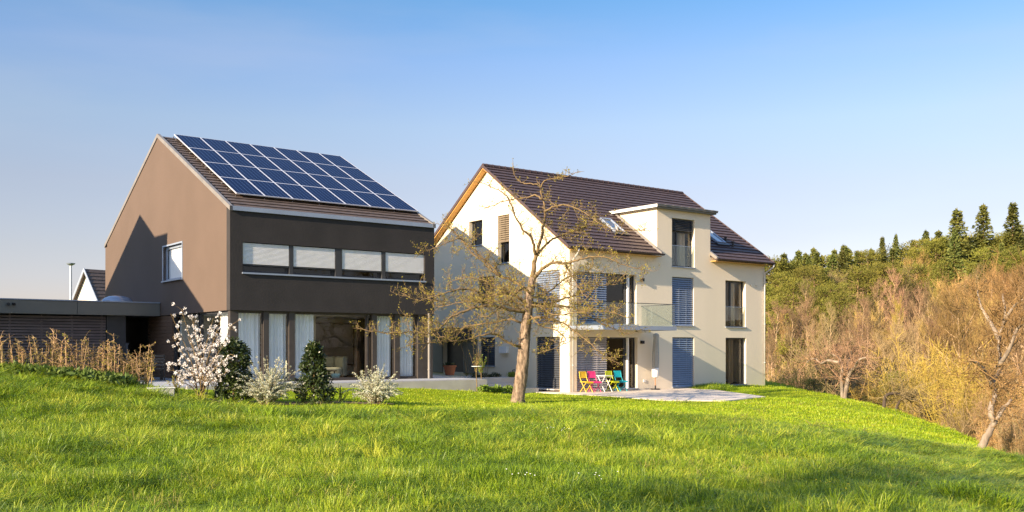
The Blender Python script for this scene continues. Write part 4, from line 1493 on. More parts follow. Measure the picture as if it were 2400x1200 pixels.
def buds(p, d, n=3):
    for _ in range(n):
        dd = (Vector(d) * .6 + rvec(ra) + Vector((0, 0, .35))).normalized()
        q = Vector(p) + rvec(ra) * .02
        bud.leaf(q, dd, ra.uniform(.035, .065), ra.uniform(.011, .019))

def spray(p, d, L, r, depth=0):
    n = 5 if L > .5 else 3
    pts, dd = wander(p, d, L, n, .28, .05, ra)
    twig.tube(pts, taper(len(pts), r, r * .35), 4 if depth == 0 else 3, cap=False)
    for k in range(1, len(pts)):
        seg = pts[k] - pts[k - 1]
        if depth < 2 and L > .25:
            for _ in range(2 if depth == 0 else 1):
                if ra.random() < .85:
                    q = pts[k - 1] + seg * ra.random()
                    nd = (seg.normalized() * ra.uniform(.25, .8) + rvec(ra) * .8 + Vector((0, 0, .22))).normalized()
                    spray(q, nd, L * ra.uniform(.3, .6), r * .6, depth + 1)
        if ra.random() < .20:
            q = pts[k - 1] + seg * ra.random()
            nd = (rvec(ra) + Vector((0, 0, .4))).normalized() * ra.uniform(.03, .09)
            twig.tube([q, q + nd], [.006, .004], 3, cap=False)
            buds(q + nd, nd, ra.choice((1, 1, 2)))
    if ra.random() < .42:
        buds(pts[-1], dd, ra.choice((2, 3)))

for li_, (pts2, off, r0) in enumerate(limbs):
    n = len(pts2)
    base = .0
    P = [ap(x, y, off * (k / (n - 1)) ** .8) for k, (x, y) in enumerate(pts2)]
    C_ = catmull(P, 5)
    C_ = [c + rvec(ra) * .02 for c in C_]
    rr = taper(len(C_), r0 * .80, .010, .65)
    limb.tube(C_, rr, 8)
    dist = 0
    nxt = .5
    for k in range(1, len(C_)):
        seg = C_[k] - C_[k - 1]
        dist += seg.length
        frac = k / len(C_)
        while dist > nxt:
            nxt += ra.uniform(.10, .18)
            d = seg.normalized()
            side = (rvec(ra) - d * rvec(ra).dot(d))
            nd = (d * ra.uniform(.1, .7) + side.normalized() * .9 + Vector((0, 0, .30))).normalized()
            spray(C_[k], nd, ra.uniform(.32, .95) * (1.05 - .45 * frac) * (.55 if li_ in (0, 4, 5, 6) else .7 if li_ in (1, 3) else 1), .011)
    spray(C_[-1], C_[-1] - C_[-2], .22 if li_ in (0, 4, 5, 6) else .45, .010)
# a broken stub low on the trunk
trunk.tube([ap(806, 890), ap(806, 930), ap(804, 950)], [.05, .045, .03], 7)
trunk.build('trunk', M['bark_apple'], apple, smooth=True)
limb.build('limbs', M['bark_limb'], apple, smooth=True)
twig.build('twigs', M['twig_apple'], apple)
bud.build('buds', M['bud'], apple)

# ---- white blossoming shrub ----------------------------------------------------------
YM = 26.6
bl = at(478, 944, YM)
bz = gz(bl[0], YM)
ms = thing('blossom_shrub', 'tall slender shrub covered in white blossom before the side glazing', 'shrub', (bl[0], YM, bz - .03))
stem, fl = MB(), MB()
rm = random.Random(21)
ends = [(400, 735), (425, 725), (450, 745), (470, 770), (500, 745), (520, 740), (545, 760), (530, 800), (405, 790), (395, 860), (420, 850), (500, 800), (540, 830), (515, 850), (460, 830), (480, 870), (535, 870), (505, 780), (440, 790), (415, 890)]
def mp(u, v, off=0):
    return Vector(at(u, v, YM + off)) - Vector(ms.location)
bases = [mp(468, 944), mp(474, 944), mp(480, 944), mp(470, 944)]
for i, (u, v) in enumerate(ends):
    b = bases[i % 4]
    off = rm.uniform(-.55, .55)
    e = mp(u, v, off)
    mid = b + (e - b) * .45 + Vector((-(e.x - b.x) * .15, 0, .12))
    c = catmull([b, mid, e], 8)
    stem.tube(c, taper(len(c), .017, .006), 5, cap=False)
    for k in range(6, len(c)):
        f = k / len(c)
        for _ in range(3):
            if rm.random() < .56 * f + .16:
                nd = (rvec(rm) + Vector((0, 0, .3))).normalized()
                L = rm.uniform(.06, .26)
                q = c[k] + nd * L
                stem.tube([c[k], q], [.006, .003], 3, cap=False)
                for _ in range(16):
                    d = rvec(rm)
                    fl.leaf(q + d * .012, d, rm.uniform(.034, .058), rm.uniform(.013, .022))
stem.build('stems', M['twig_apple'], ms)
fl.build('blossom', M['blossom'], ms)

# ---- dark evergreen shrubs (conical) and pale flowering ones -------------------------
def evergreen(label, u, v, y, prof, seed, n=2600):
    p = at(u, v, y)
    z = gz(p[0], y)
    t = thing('evergreen_shrub', label, 'shrub', (p[0], y, z - .03), group='dark evergreen shrubs')
    r_ = random.Random(seed)
    H = prof[-1][0]
    lf, st = MB(), MB()
    st.tube([(0, 0, 0), (.02, 0, H * .5), (0, .02, H * .92)], [.03, .02, .008], 6)
    for k in range(26):
        z0 = H * r_.uniform(.05, .85)
        a = r_.uniform(0, 6.28)
        rad = np.interp(z0 + .12, [q[0] for q in prof], [q[1] for q in prof]) * .85
        st.tube([(0, 0, z0), (rad * .6 * math.cos(a), rad * .6 * math.sin(a), z0 + .08), (rad * math.cos(a), rad * math.sin(a), z0 + .2)], [.012, .008, .004], 4, cap=False)
    tips = []
    for _ in range(260):
        z0 = H * r_.uniform(.0, 1.0) ** .85
        a = r_.uniform(0, 6.28)
        rad = np.interp(z0, [q[0] for q in prof], [q[1] for q in prof]) * r_.uniform(.55, 1.08)
        tips.append(Vector((rad * math.cos(a), rad * math.sin(a), z0)))
    for c in tips:
        ax = Vector((c.x, c.y, .25 * H * .3)).normalized()
        for _ in range(n // 130):
            d = (ax * .5 + rvec(r_) + Vector((0, 0, -.15))).normalized()
            lf.leaf(c + rvec(r_) * r_.uniform(.02, .13), d, r_.uniform(.07, .125), r_.uniform(.016, .027))
    st.build('stems', M['twig_apple'], t)
    lf.build('leaves', M['laurel'], t)
evergreen('dark evergreen shrub, tall and columnar, right of the white blossom', 547, 944, 27.0,
          [(0, .36), (.3, .46), (.8, .42), (1.2, .40), (1.5, .36), (1.68, .2), (1.75, .04)], 3, 3200)
evergreen('dark evergreen shrub, broad below and pointed, before the wide pane', 735, 944, 27.2,
          [(0, .42), (.25, .54), (.6, .44), (.8, .33), (1.2, .24), (1.5, .17), (1.68, .05)], 4, 3000)

def spirea(label, u, v, y, W_, H, seed):
    p = at(u, v, y)
    t = thing('flowering_shrub', label, 'shrub', (p[0], y, gz(p[0], y) - .03), group='white flowering spirea shrubs')
    r_ = random.Random(seed)
    st, fl, lf = MB(), MB(), MB()
    for k in range(150):
        a = r_.uniform(0, 6.28)
        lean = r_.uniform(.1, 1.0)
        L = H * r_.uniform(.55, 1.15) * (1.05 - .1 * lean)
        d = Vector((math.cos(a) * lean, math.sin(a) * lean, 1.1)).normalized()
        p0 = Vector((r_.uniform(-.12, .12), r_.uniform(-.12, .12), 0))
        pts = [p0]
        dd = d
        n = 9
        for i in range(n):
            dd = (dd + Vector((math.cos(a), math.sin(a), 0)) * .06 * lean * W_ + Vector((0, 0, -.05 * (i - 1) * lean)) + rvec(r_) * .07).normalized()
            pts.append(pts[-1] + dd * L / n)
        st.tube(pts, taper(len(pts), .008, .003), 3, cap=False)
        for i in range(2, len(pts)):
            seg = pts[i] - pts[i - 1]
            for q in range(5):
                c = pts[i - 1] + seg * r_.random()
                if r_.random() < .78:
                    for _ in range(5):
                        e = (rvec(r_) + Vector((0, 0, .6))).normalized()
                        fl.leaf(c + e * .012, e, r_.uniform(.02, .036), r_.uniform(.008, .014))
                if r_.random() < .6:
                    e = (rvec(r_) + Vector((0, 0, .3))).normalized()
                    lf.leaf(c, e, r_.uniform(.03, .05), r_.uniform(.006, .011))
    st.build('stems', M['twig_apple'], t)
    lf.build('leaves', M['ivy'], t)
    fl.build('flowers', M['spirea_flower'], t)
spirea('pale flowering shrub with long loose sprays between the two dark evergreens', 626, 944, 26.9, 1.25, 1.22, 31)
spirea('pale flowering shrub, low and rounded, rightmost of the lawn-edge shrubs', 880, 945, 27.6, 1.1, 1.02, 32)

def small_plant(name, label, loc, H, n, spread, leafmat, seed, leaf=.06, stemmat='twig_apple', group=None, leaves_per=10, trunk_h=0.0):
    t = thing(name, label, 'plant' if 'tree' not in name else 'tree', loc, group=group)
    r_ = random.Random(seed)
    st, lf = MB(), MB()
    if trunk_h:
        pts, _ = wander((0, 0, 0), (0, 0, 1), trunk_h, 5, .06, .1, r_)
        st.tube(pts, taper(len(pts), .022, .016), 6)
        top = pts[-1]
    else:
        top = Vector((0, 0, 0))
    for k in range(n):
        a = r_.uniform(0, 6.28)
        ln = r_.uniform(.1, spread)
        pts, d = wander(top + Vector((r_.uniform(-.04, .04), r_.uniform(-.04, .04), 0)), (math.cos(a) * ln, math.sin(a) * ln, 1), (H - trunk_h) * r_.uniform(.6, 1.05), 5, .14, .05, r_)
        st.tube(pts, taper(len(pts), .009, .004), 4, cap=False)
        for i in range(1, len(pts)):
            for _ in range(leaves_per // 5):
                e = (rvec(r_) + Vector((0, 0, .4))).normalized()
                lf.leaf(pts[i - 1].lerp(pts[i], r_.random()), e, leaf * r_.uniform(.7, 1.3), leaf * .25)
    st.build('stems', M[stemmat], t)
    if lf.f:
        lf.build('leaves', M[leafmat], t)
    return t
def gp(u, v, y):
    p = at(u, v, y)
    return (p[0], y, gz(p[0], y))
small_plant('shrub_seedling', 'small leafy plant between the pointed evergreen and the rounded white shrub', gp(797, 942, 27.6), .52, 7, .55, 'fresh_leaf', 41, leaves_per=15)
small_plant('shrub_seedling', 'low leafy shrub at the foot of the white blossom, beside the concrete wall end', gp(412, 938, 26.3), .62, 11, .6, 'ivy', 42, leaves_per=20)
small_plant('shrub_seedling', 'reddish bare little shrub between the white blossom and the columnar evergreen', gp(507, 925, 29), .35, 14, .6, 'hedge_leaf', 43, leaves_per=8)
# planting near the entrance
small_plant('standard_tree', 'bare twiggy standard tree with a wire ring, left of the terracotta pot', inA(8.95, -2.12, -1.66), 1.75, 16, .35, 'bud', 44, trunk_h=.75, leaves_per=5)
small_plant('standard_tree', 'small leafy standard tree in front of the terracotta pot', inA(9.75, -1.35, -1.72), 1.45, 15, .5, 'fresh_leaf', 45, trunk_h=.72, leaves_per=22, leaf=.07)
o = MB(); n = 20
o.tube([(.2 * math.cos(2 * math.pi * k / n), .2 * math.sin(2 * math.pi * k / n), 0) for k in range(n + 1)], .012, 5)
o = tag(o.build('support_ring', M['white_paint'], None), 'pale wire ring around the bare standard tree', 'ring')
o.location = inA(8.95, -2.12, -.72)
pot = thing('plant_pot', 'terracotta pot with a small green plant by the dark entrance', 'pot', inA(11.3, 3.3, -1.226))
m = MB(); m.tube([(0, 0, 0), (0, 0, .36), (0, 0, .37), (0, 0, .44)], [.19, .27, .30, .30], 20); m.build('pot', M['terracotta'], pot)
m = MB()
for k in range(160):
    d = (rvec() + Vector((0, 0, 1.0))).normalized(); m.leaf(Vector((rng.uniform(-.2, .2), rng.uniform(-.2, .2), .42)), d, rng.uniform(.1, .22), .025)
m.build('plant', M['laurel'], pot)
def low_hedge(name, label, p0, p1, h, w, n, matname, size=.06):
    t = thing(name, label, 'plants', p0)
    lf = MB()
    d = Vector(p1) - Vector(p0)
    for k in range(n):
        f = rng.random()
        hh = h * (.75 + .25 * math.sin(f * 17))
        c = d * f + Vector((rng.gauss(0, w * .4), rng.gauss(0, w * .4), rng.uniform(0, hh)))
        lf.leaf(c, (rvec() + Vector((0, 0, .7))).normalized(), size * rng.uniform(.7, 1.4), size * .3)
    lf.build('leaves', M[matname], t)
    st = MB()
    for k in range(30):
        c = d * rng.random() + Vector((rng.gauss(0, w * .3), rng.gauss(0, w * .3), 0))
        st.tube([c - Vector((0, 0, .05)), c + Vector((rng.uniform(-.05, .05), rng.uniform(-.05, .05), h * .7))], [.008, .004], 4, cap=False)
    st.build('stems', M['twig_apple'], t)
low_hedge('ground_cover_plants', 'row of fresh green leafy plants along the foot of the terrace wall', inA(9.0, -2.28, -1.70), inA(10.9, -1.9, -1.80), .24, .16, 1500, 'fresh_leaf', .09)
low_hedge('clipped_box_row', 'low dark green row of plants on the planter wall near the gable', inB(-2.9, 3.4, -1.38), inB(-1.3, 3.4, -1.36), .22, .14, 1400, 'laurel', .05)
low_hedge('leafy_perennial', 'bright green clump on the corner of the planter wall', inB(-1.2, 2.75, -1.35), inB(-.9, 2.9, -1.35), .22, .15, 500, 'fresh_leaf', .07)
for k, (s, t, h, lab) in enumerate(((-.55, 5.4, 1.9, 'thin espaliered climber with pale stem against the cream gable'), (-.6, 7.1, 1.7, 'thin dark climber on the wall left of the ground floor gable window'), (-.6, 10.6, 1.7, 'thin dark climber on the wall left of the entrance'))):
    small_plant('climber', lab, inB(s, t, -1.42), h, 5 if k else 3, .12 if not k else .35, 'ivy', 50 + k, leaves_per=15, leaf=.05, stemmat='hedge_stem', group='climbers along the gable wall')

# dug bed under the shrubs
bed = MB()
n = 60
ring = []
for k in range(n):
    a = 2 * math.pi * k / n
    u = 700 + 225 * math.cos(a)
    y = 27.25 + (u - 700) * .0016 + (.42 + .12 * math.sin(a * 7) + rng.uniform(-.05, .05)) * math.sin(a)
    x = (u - 1200) / FPX * y
    ring.append((x, y, gz(x, y) + .025))
bed_ring = [(p[0], p[1]) for p in ring]
c = Vector((sum(p[0] for p in ring) / n, 27.25, 0)); c.z = gz(c.x, c.y) + .03
for k in range(n):
    p, q = ring[k], ring[(k + 1) % n]
    mx_, my_ = (p[0] + q[0]) / 2, 27.25 + ((p[0] + q[0]) / 2 - c.x) * .02
    bed.face(p, q, (q[0], 27.25 + (q[0] - c.x) * .02, gz(q[0], 27.25) + .035), (p[0], 27.25 + (p[0] - c.x) * .02, gz(p[0], 27.25) + .035))
o = bed.build('soil_bed', mat('dug_soil', (.07, .05, .034), .95, (.12, .085, .055), 6, .8, 40), None)
o['kind'] = 'structure'

# ---- young hedge on the left mound ---------------------------------------------------
rh = random.Random(77)
protos = []
for v_ in range(7):
    t = thing('hedge_sapling', 'young tan stemmed hedge sapling in the row before the slatted carport wall', 'sapling', (0, 0, 0), group='saplings of the young hedge on the left')
    st, lf = MB(), MB()
    for q in range(rh.choice((1, 2, 2, 3))):
        H = rh.uniform(.85, 1.3)
        pts, _ = wander((rh.uniform(-.09, .09), rh.uniform(-.09, .09), -.06), (rh.uniform(-.1, .1), rh.uniform(-.1, .1), 1), H, 7, .07, .06, rh)
        st.tube(pts, taper(len(pts), .017, .006), 5, cap=False)
        for k in range(2, len(pts)):
            for _ in range(4):
                if rh.random() < .8:
                    nd = (rvec(rh) + Vector((0, 0, .35))).normalized()
                    L = rh.uniform(.07, .26)
                    c = pts[k - 1].lerp(pts[k], rh.random())
                    st.tube([c, c + nd * L * .5 + Vector((0, 0, .01)), c + nd * L], [.006, .004, .003], 3, cap=False)
                    for _ in range(rh.choice((1, 2, 4))):
                        lf.leaf(c + nd * L * rh.uniform(.3, 1), (rvec(rh) + Vector((0, 0, .1))).normalized(), rh.uniform(.04, .07), rh.uniform(.010, .019))
    st.build('stems', M['hedge_stem'], t)
    lf.build('leaves', M['hedge_leaf'], t)
    protos.append(t)
used = set()
k = 0
for row, y0 in ((0, 26.6), (1, 27.0)):
    u = 12.0 if row == 0 else -60
    while u < 356:
        y = y0 + rh.uniform(-.15, .15) - (.0 if u > 120 else .1)
        x = (u - 1200) / FPX * y
        pid = k % 7
        o = protos[pid] if pid not in used else copy_tree(protos[pid])
        used.add(pid)
        o.location = (x, y, gz(x, y) - .03)
        o.rotation_euler = (0, 0, rh.uniform(0, 6.28))
        sc = rh.uniform(.68, 1.2) * (1.0 if u > 90 else .9)
        o.scale = (sc, sc, sc)
        k += 1
        u += rh.uniform(7, 17) if u > 60 else rh.uniform(14, 30)
# retaining wall end and gravel edge by the hedge
rw = thing('retaining_wall', 'low pale concrete wall end between the hedge and the blossom shrub', 'wall', (at(383, 920, 26.0)[0], 26.0, -1.72), YAW - .2)
m = MB(); m.box(-.40, .26, -.2, .2, -.3, .63); m.build('wall', M['concrete'], rw, bevel=.012)
m = MB(); m.box(-.42, .28, -.22, .22, .632, .655); m.build('coping', M['white_paint'], rw)

# ------------------------------------------------------------------ trees of the valley and hillside
def bare_tree(seed, H, spread, first, twigs, trunk_r, nlimb=13, up=.55, limb_mat='bark_stem', twig_mat='twig_orange', fork=1):
    """meshes (trunk with limbs, crown of fine twigs)"""
    r_ = random.Random(seed)
    tr, tw = MB(), MB()
    leaders = []
    for q in range(fork):
        pts, d = wander((0, 0, -.3), (r_.uniform(-.12, .12) + (.25 * (q - (fork - 1) / 2)), r_.uniform(-.12, .12), 1), H * r_.uniform(.82, .95), 9, .07, .06, r_)
        tr.tube(pts, taper(len(pts), trunk_r / fork ** .5, trunk_r * .12, .8), 7, cap=False)
        leaders.append(pts)
    subs = []
    for pts in leaders:
        for k in range(nlimb // fork):
            f = first + (1 - first) * (k + r_.random() * .8) / (nlimb // fork)
            i = min(int(f * (len(pts) - 1)), len(pts) - 2)
            p = pts[i].lerp(pts[i + 1], f * (len(pts) - 1) - i)
            a = k * 2.4 + r_.uniform(-.4, .4)
            d = Vector((math.cos(a), math.sin(a), up + r_.uniform(-.1, .35)))
            L = spread * (1.1 - .75 * max(0, f - first) / (1 - first)) * r_.uniform(.75, 1.15)
            lp_, dd = wander(p, d, L, 7, .16, .09, r_)
            r0 = trunk_r * .42 * (1.1 - f * .7)
            tr.tube(lp_, taper(len(lp_), r0, r0 * .2), 5, cap=False)
            subs.append((lp_, r0))
    subs.extend((pts[4:], trunk_r * .2) for pts in leaders)
    n2 = []
    for lp_, r0 in subs:
        for k in range(8):
            i = r_.randrange(1, len(lp_) - 1) if len(lp_) > 2 else 0
            p = lp_[i].lerp(lp_[i + 1], r_.random())
            d = (lp_[i + 1] - lp_[i]).normalized() * .7 + rvec(r_) * .7 + Vector((0, 0, .6))
            q, dd = wander(p, d, spread * r_.uniform(.25, .5), 5, .2, .08, r_)
            tw.tube(q, taper(len(q), max(.018, r0 * .3), .010), 3, cap=False)
            n2.append(q)
    per = max(1, twigs // max(1, len(n2)))
    for q in n2:
        for k in range(per):
            i = r_.randrange(0, len(q) - 1)
            p = q[i].lerp(q[i + 1], r_.random())
            d = (q[i + 1] - q[i]).normalized() * .6 + rvec(r_) * .75 + Vector((0, 0, .7))
            L = spread * r_.uniform(.10, .26)
            d = d.normalized()
            b = p + d * L * .5 + rvec(r_) * L * .08
            tw.tube([p, b, p + d * L + Vector((0, 0, L * .12))], [.014, .011, .006], 3, cap=False)
            for _ in range(2):
                e = (d * .6 + rvec(r_) * .8 + Vector((0, 0, .2))).normalized()
                tw.tube([b, b + e * L * .5], [.009, .005], 3, cap=False)
    return tr, tw, limb_mat, twig_mat

def spruce(seed, H, rad):
    r_ = random.Random(seed)
    tr, nd = MB(), MB()
    tr.tube([(0, 0, -.3), (0, 0, H * .5), (0, 0, H)], [.24, .14, .02], 7, cap=False)
    a = 0.0
    z = H * .06
    lop = r_.uniform(0, 6.28)
    while z < H * .985:
        f = 1 - z / H
        a += 2.4 + r_.uniform(-.5, .5)
        L = (rad * 1.12 * (f ** .95) + .10) * r_.uniform(.62, 1.15) * (1 + .16 * math.cos(a - lop))
        up_ = r_.uniform(-.05, .22) + .25 * (1 - f) ** 3
        pts = [Vector((math.cos(a) * L * t, math.sin(a) * L * t, z + L * (up_ * t - .5 * t * t + .24 * t ** 3))) for t in (0, .25, .5, .75, 1)]
        nd.tube(pts, taper(5, .03, .01), 3, cap=False)
        ns = max(4, int(L * 5.5))
        for q in range(ns):
            t = (q + r_.random()) / ns
            i = min(int(t * 4), 3)
            p = pts[i].lerp(pts[i + 1], t * 4 - i)
            for sgn in (-1, 1):
                dd = Vector((math.cos(a + sgn * r_.uniform(.3, 1.3)), math.sin(a + sgn * r_.uniform(.3, 1.3)), r_.uniform(-.85, .15)))
                nd.leaf(p, dd, r_.uniform(.35, .75) * (.55 + .45 * f), r_.uniform(.07, .15), up=rvec(r_))
        nd.leaf(pts[-2], pts[-1] - pts[-2] + Vector((0, 0, .12)), .6 * (.5 + .5 * f), .1, up=rvec(r_))
        z += H * r_.uniform(.0028, .0062) * (.6 + .4 * f)
    nd.leaf((0, 0, H * .96), (0, 0, 1), .9, .1)
    return tr, nd, 'bark_warm', 'spruce'

def pine(seed, H, rad, n=5200, base=.38, leafmat='pine', size=.34):
    r_ = random.Random(seed)
    tr, nd = MB(), MB()
    pts, _ = wander((0, 0, -.3), (0, 0, 1), H * .95, 7, .05, .06, r_)
    tr.tube(pts, taper(len(pts), .26, .05), 7, cap=False)
    clumps = []
    for k in range(46):
        f = base + (1 - base) * r_.random() ** .8
        i = min(int(f * (len(pts) - 1)), len(pts) - 2)
        p = pts[i].lerp(pts[i + 1], f * (len(pts) - 1) - i)
        a = r_.uniform(0, 6.28)
        rr = rad * (1.12 - .8 * ((f - base) / (1 - base)) ** 1.6) * r_.uniform(.35, 1.05)
        e = p + Vector((math.cos(a) * rr, math.sin(a) * rr, rr * r_.uniform(.05, .45)))
        mid = p.lerp(e, .5) + Vector((0, 0, -.1 * rr))
        tr.tube([p, mid, e], [.06, .045, .02], 4, cap=False)
        clumps.append((e, r_.uniform(.55, 1.1) * rad * .30))
    clumps.append((pts[-1], rad * .3))
    for k in range(n):
        c, cr = r_.choice(clumps)
        d = rvec(r_)
        d2 = Vector((d.x, d.y, d.z * .62))
        p = c + d2 * cr * r_.uniform(.45, 1.05)
        nd.leaf(p, (d * .8 + rvec(r_) * .7 + Vector((0, 0, .3))).normalized(), size * r_.uniform(.6, 1.2), size * r_.uniform(.09, .17))
    return tr, nd, 'bark_warm', leafmat

def thicket(seed, H, W_, n, twig_mat):
    r_ = random.Random(seed)
    tr, tw = MB(), MB()
    for k in range(n):
        a = r_.uniform(0, 6.28)
        ln = r_.uniform(0, .55)
        p0 = Vector((r_.gauss(0, W_ * .22), r_.gauss(0, W_ * .22), -.2))
        pts, d = wander(p0, (math.cos(a) * ln, math.sin(a) * ln, 1), H * r_.uniform(.5, 1.05), 6, .12, .06, r_)
        tr.tube(pts, taper(len(pts), .032, .01), 4, cap=False)
        for i in range(1, len(pts)):
            for _ in range(6):
                p = pts[i - 1].lerp(pts[i], r_.random())
                e = (rvec(r_) * .9 + Vector((0, 0, .55))).normalized()
                L = H * r_.uniform(.06, .2)
                b = p + e * L * .6
                tw.tube([p, b, p + e * L + rvec(r_) * L * .15], [.011, .008, .004], 3, cap=False)
                tw.tube([b, b + (e + rvec(r_) * .8).normalized() * L * .5], [.007, .004], 3, cap=False)
    return tr, tw, 'hedge_stem' if twig_mat != 'twig_yellow' else 'twig_yellow', twig_mat

def make_kind(gen, name, cat, part2):
    tr, cr, m1, m2 = gen
    t = bpy.data.objects.new(name, None)
    COL.objects.link(t)
    tr.build('trunk' if part2 != 'twigs' or 'shrub' not in name else 'stems', M[m1], t, smooth=True)
    cr.build(part2, M[m2], t)
    t['category'] = cat
    return t

rf_ = random.Random(99)
kinds = {
    'oak': [make_kind(bare_tree(s, 13, 4.6,   .28, 1150, .25, 17, tw_up, twig_mat=tm), 'bare_tree', 'tree', 'twigs') for s, tw_up, tm in ((1, .5, 'twig_orange'), (2, .65, 'twig_rust'), (3, .55, 'twig_orange'))],
    'tall': [make_kind(bare_tree(s, 15, 3.0, .45, 620, .21, 12, 1.1, twig_mat=tm), 'bare_tree', 'tree', 'twigs') for s, tm in ((5, 'twig_rust'), (6, 'twig_orange'), (7, 'twig_yellow'))],
    'spruce': [make_kind(spruce(s, 17, r_), 'spruce_tree', 'tree', 'crown') for s, r_ in ((11, 3.1), (12, 2.5), (13, 3.5))],
    'pine': [make_kind(pine(s, 14, 3.9), 'pine_tree', 'tree', 'crown') for s in (21, 22, 23)],
    'ivy': [make_kind(pine(s, 8, 2.7, 3800, .2, 'ivy', .26), 'ivy_tree', 'tree', 'crown') for s in (31, 32)],
    'bush': [make_kind(thicket(s, 4.6, 3.4, 34, tm), 'bare_shrub', 'shrub', 'twigs') for s, tm in ((41, 'twig_orange'), (42, 'twig_rust'), (43, 'twig_yellow'), (44, 'twig_orange'))],
}
LAB = {
    'oak': ('broad bare orange brown deciduous tree among the others on the hillside', 'broad bare trees of the hillside wood'),
    'tall': ('slender bare tree with thin pale trunk in the hillside wood', 'slender bare trees of the hillside wood'),
    'spruce': ('dark green pointed spruce in the skyline row above the bare wood', 'spruces along the wooded skyline'),
    'pine': ('rounded bright green pine in the upper part of the wood', 'pines of the hillside wood'),
    'ivy': ('olive green leafy small tree between the bare trees below the wood', 'olive leafy trees on the slope'),
    'bush': ('bare many-stemmed shrub in the thicket below the meadow crest', 'bare shrubs of the thicket'),
}
fresh = {k: list(v) for k, v in kinds.items()}
def plant(kind, x, y, sc=1.0, var=None, label=None, group=True, sx=None):
    src = kinds[kind][var if var is not None else rf_.randrange(len(kinds[kind]))]
    if src in fresh[kind]:
        o = src
        fresh[kind].remove(src)
    else:
        o = copy_tree(src)
    o.location = (x, y, gz(x, y))
    o.rotation_euler = (0, 0, rf_.uniform(0, 6.28))
    s_ = sx or sc
    o.scale = (s_, s_, sc)
    o['label'] = label or LAB[kind][0]
    if label is None:
        o['group'] = LAB[kind][1]
    elif 'group' in o.keys():
        del o['group']
    return o
def seen(u, y, v_top, kind, Hk, label=None, var=None, fat=1.0):
    """a tree whose top reaches photo row v_top at column u when it stands y metres away"""
    x = (u - 1200) / FPX * y
    z = (V0 - v_top) / FPX * y
    h = z - gz(x, y)
    sc = max(.25, h / Hk)
    if var is None and u < 2170 and kind in ('oak', 'tall') and rf_.random() < .7:
        var = 1 if kind == 'oak' else 0
    return plant(kind, x, y, sc, var, label, sx=sc * fat)
# skyline conifers that stand out
seen(2243, 150, 478, 'spruce', 17.6, 'tallest dark spruce on the skyline, full and pointed, left of the two at the right', 0, 1.5)
seen(2305, 152, 468, 'spruce', 17.6, 'tall dark spruce on the skyline between the fullest one and the one at the edge', 2, 1.35)
seen(2374, 150, 463, 'spruce', 17.6, 'thin-topped spruce on the skyline at the right edge of the picture', 1, 1.45)
seen(2100, 160, 538, 'spruce', 17.6, 'medium spruce on the skyline standing right of its darker twin', 0, .8)
seen(2068, 162, 546, 'spruce', 17.6, 'medium spruce on the skyline left of its twin in the middle of the wood', 1, 1.0)
for u, v in ((1838, 585), (1872, 580), (1907, 573), (1925, 592), (1945, 588), (1956, 576), (1978, 566), (1992, 574), (2010, 578), (1822, 603), (1858, 600), (2042, 572), (2170, 528), (2200, 530), (2140, 556)):
    seen(u, rf_.uniform(158, 178), v + rf_.uniform(-3, 3), 'spruce', 17.6, fat=rf_.uniform(1.1, 1.6))
def sky_v(u):
    return np.interp(u, [1800, 1850, 1950, 2010, 2050, 2100, 2170, 2240, 2330, 2400, 2600], [602, 592, 582, 582, 578, 572, 556, 548, 545, 530, 510])
# rows of trees filling the hillside, far to near
for u in np.arange(1800, 2560, 17):
    k_ = 'pine' if rf_.random() < (.45 if u < 2060 else .75) else 'spruce'
    seen(u + rf_.uniform(-8, 8), rf_.uniform(150, 168), sky_v(u) + rf_.uniform(-16, 12), k_, 14.6 if k_ == 'pine' else 17.6, fat=rf_.uniform(1.0, 1.5))
for u in np.arange(1795, 2540, 29):
    seen(u + rf_.uniform(-9, 9), rf_.uniform(128, 146), sky_v(u) + rf_.uniform(22, 62), 'pine' if rf_.random() < (.75 if u > 2080 else .55) else rf_.choice(('oak', 'spruce')), 14.4)
for u in np.arange(1790, 2540, 34):
    lo = np.interp(u, [1800, 2100, 2250, 2400], [690, 655, 640, 610])
    seen(u + rf_.uniform(-10, 10), rf_.uniform(108, 126), lo + rf_.uniform(-25, 25), rf_.choice(('oak', 'oak', 'tall', 'tall', 'pine')) if u < 2080 else rf_.choice(('oak', 'tall', 'oak')), 14.5)
for u in np.arange(1786, 2560, 26):
    lo = np.interp(u, [1800, 2100, 2250, 2400], [735, 700, 640, 600])
    seen(u + rf_.uniform(-10, 10), rf_.uniform(90, 106), lo + rf_.uniform(-20, 45), rf_.choice(('oak', 'tall', 'tall')), 14.5)
for u in np.arange(1780, 2560, 40):
    lo = np.interp(u, [1800, 2050, 2250, 2400], [800, 790, 690, 600])
    seen(u + rf_.uniform(-12, 12), rf_.uniform(74, 88), lo + rf_.uniform(-10, 50), 'oak' if u > 2150 else rf_.choice(('oak', 'tall', 'bush')), 14.5 if u > 2150 else 13)
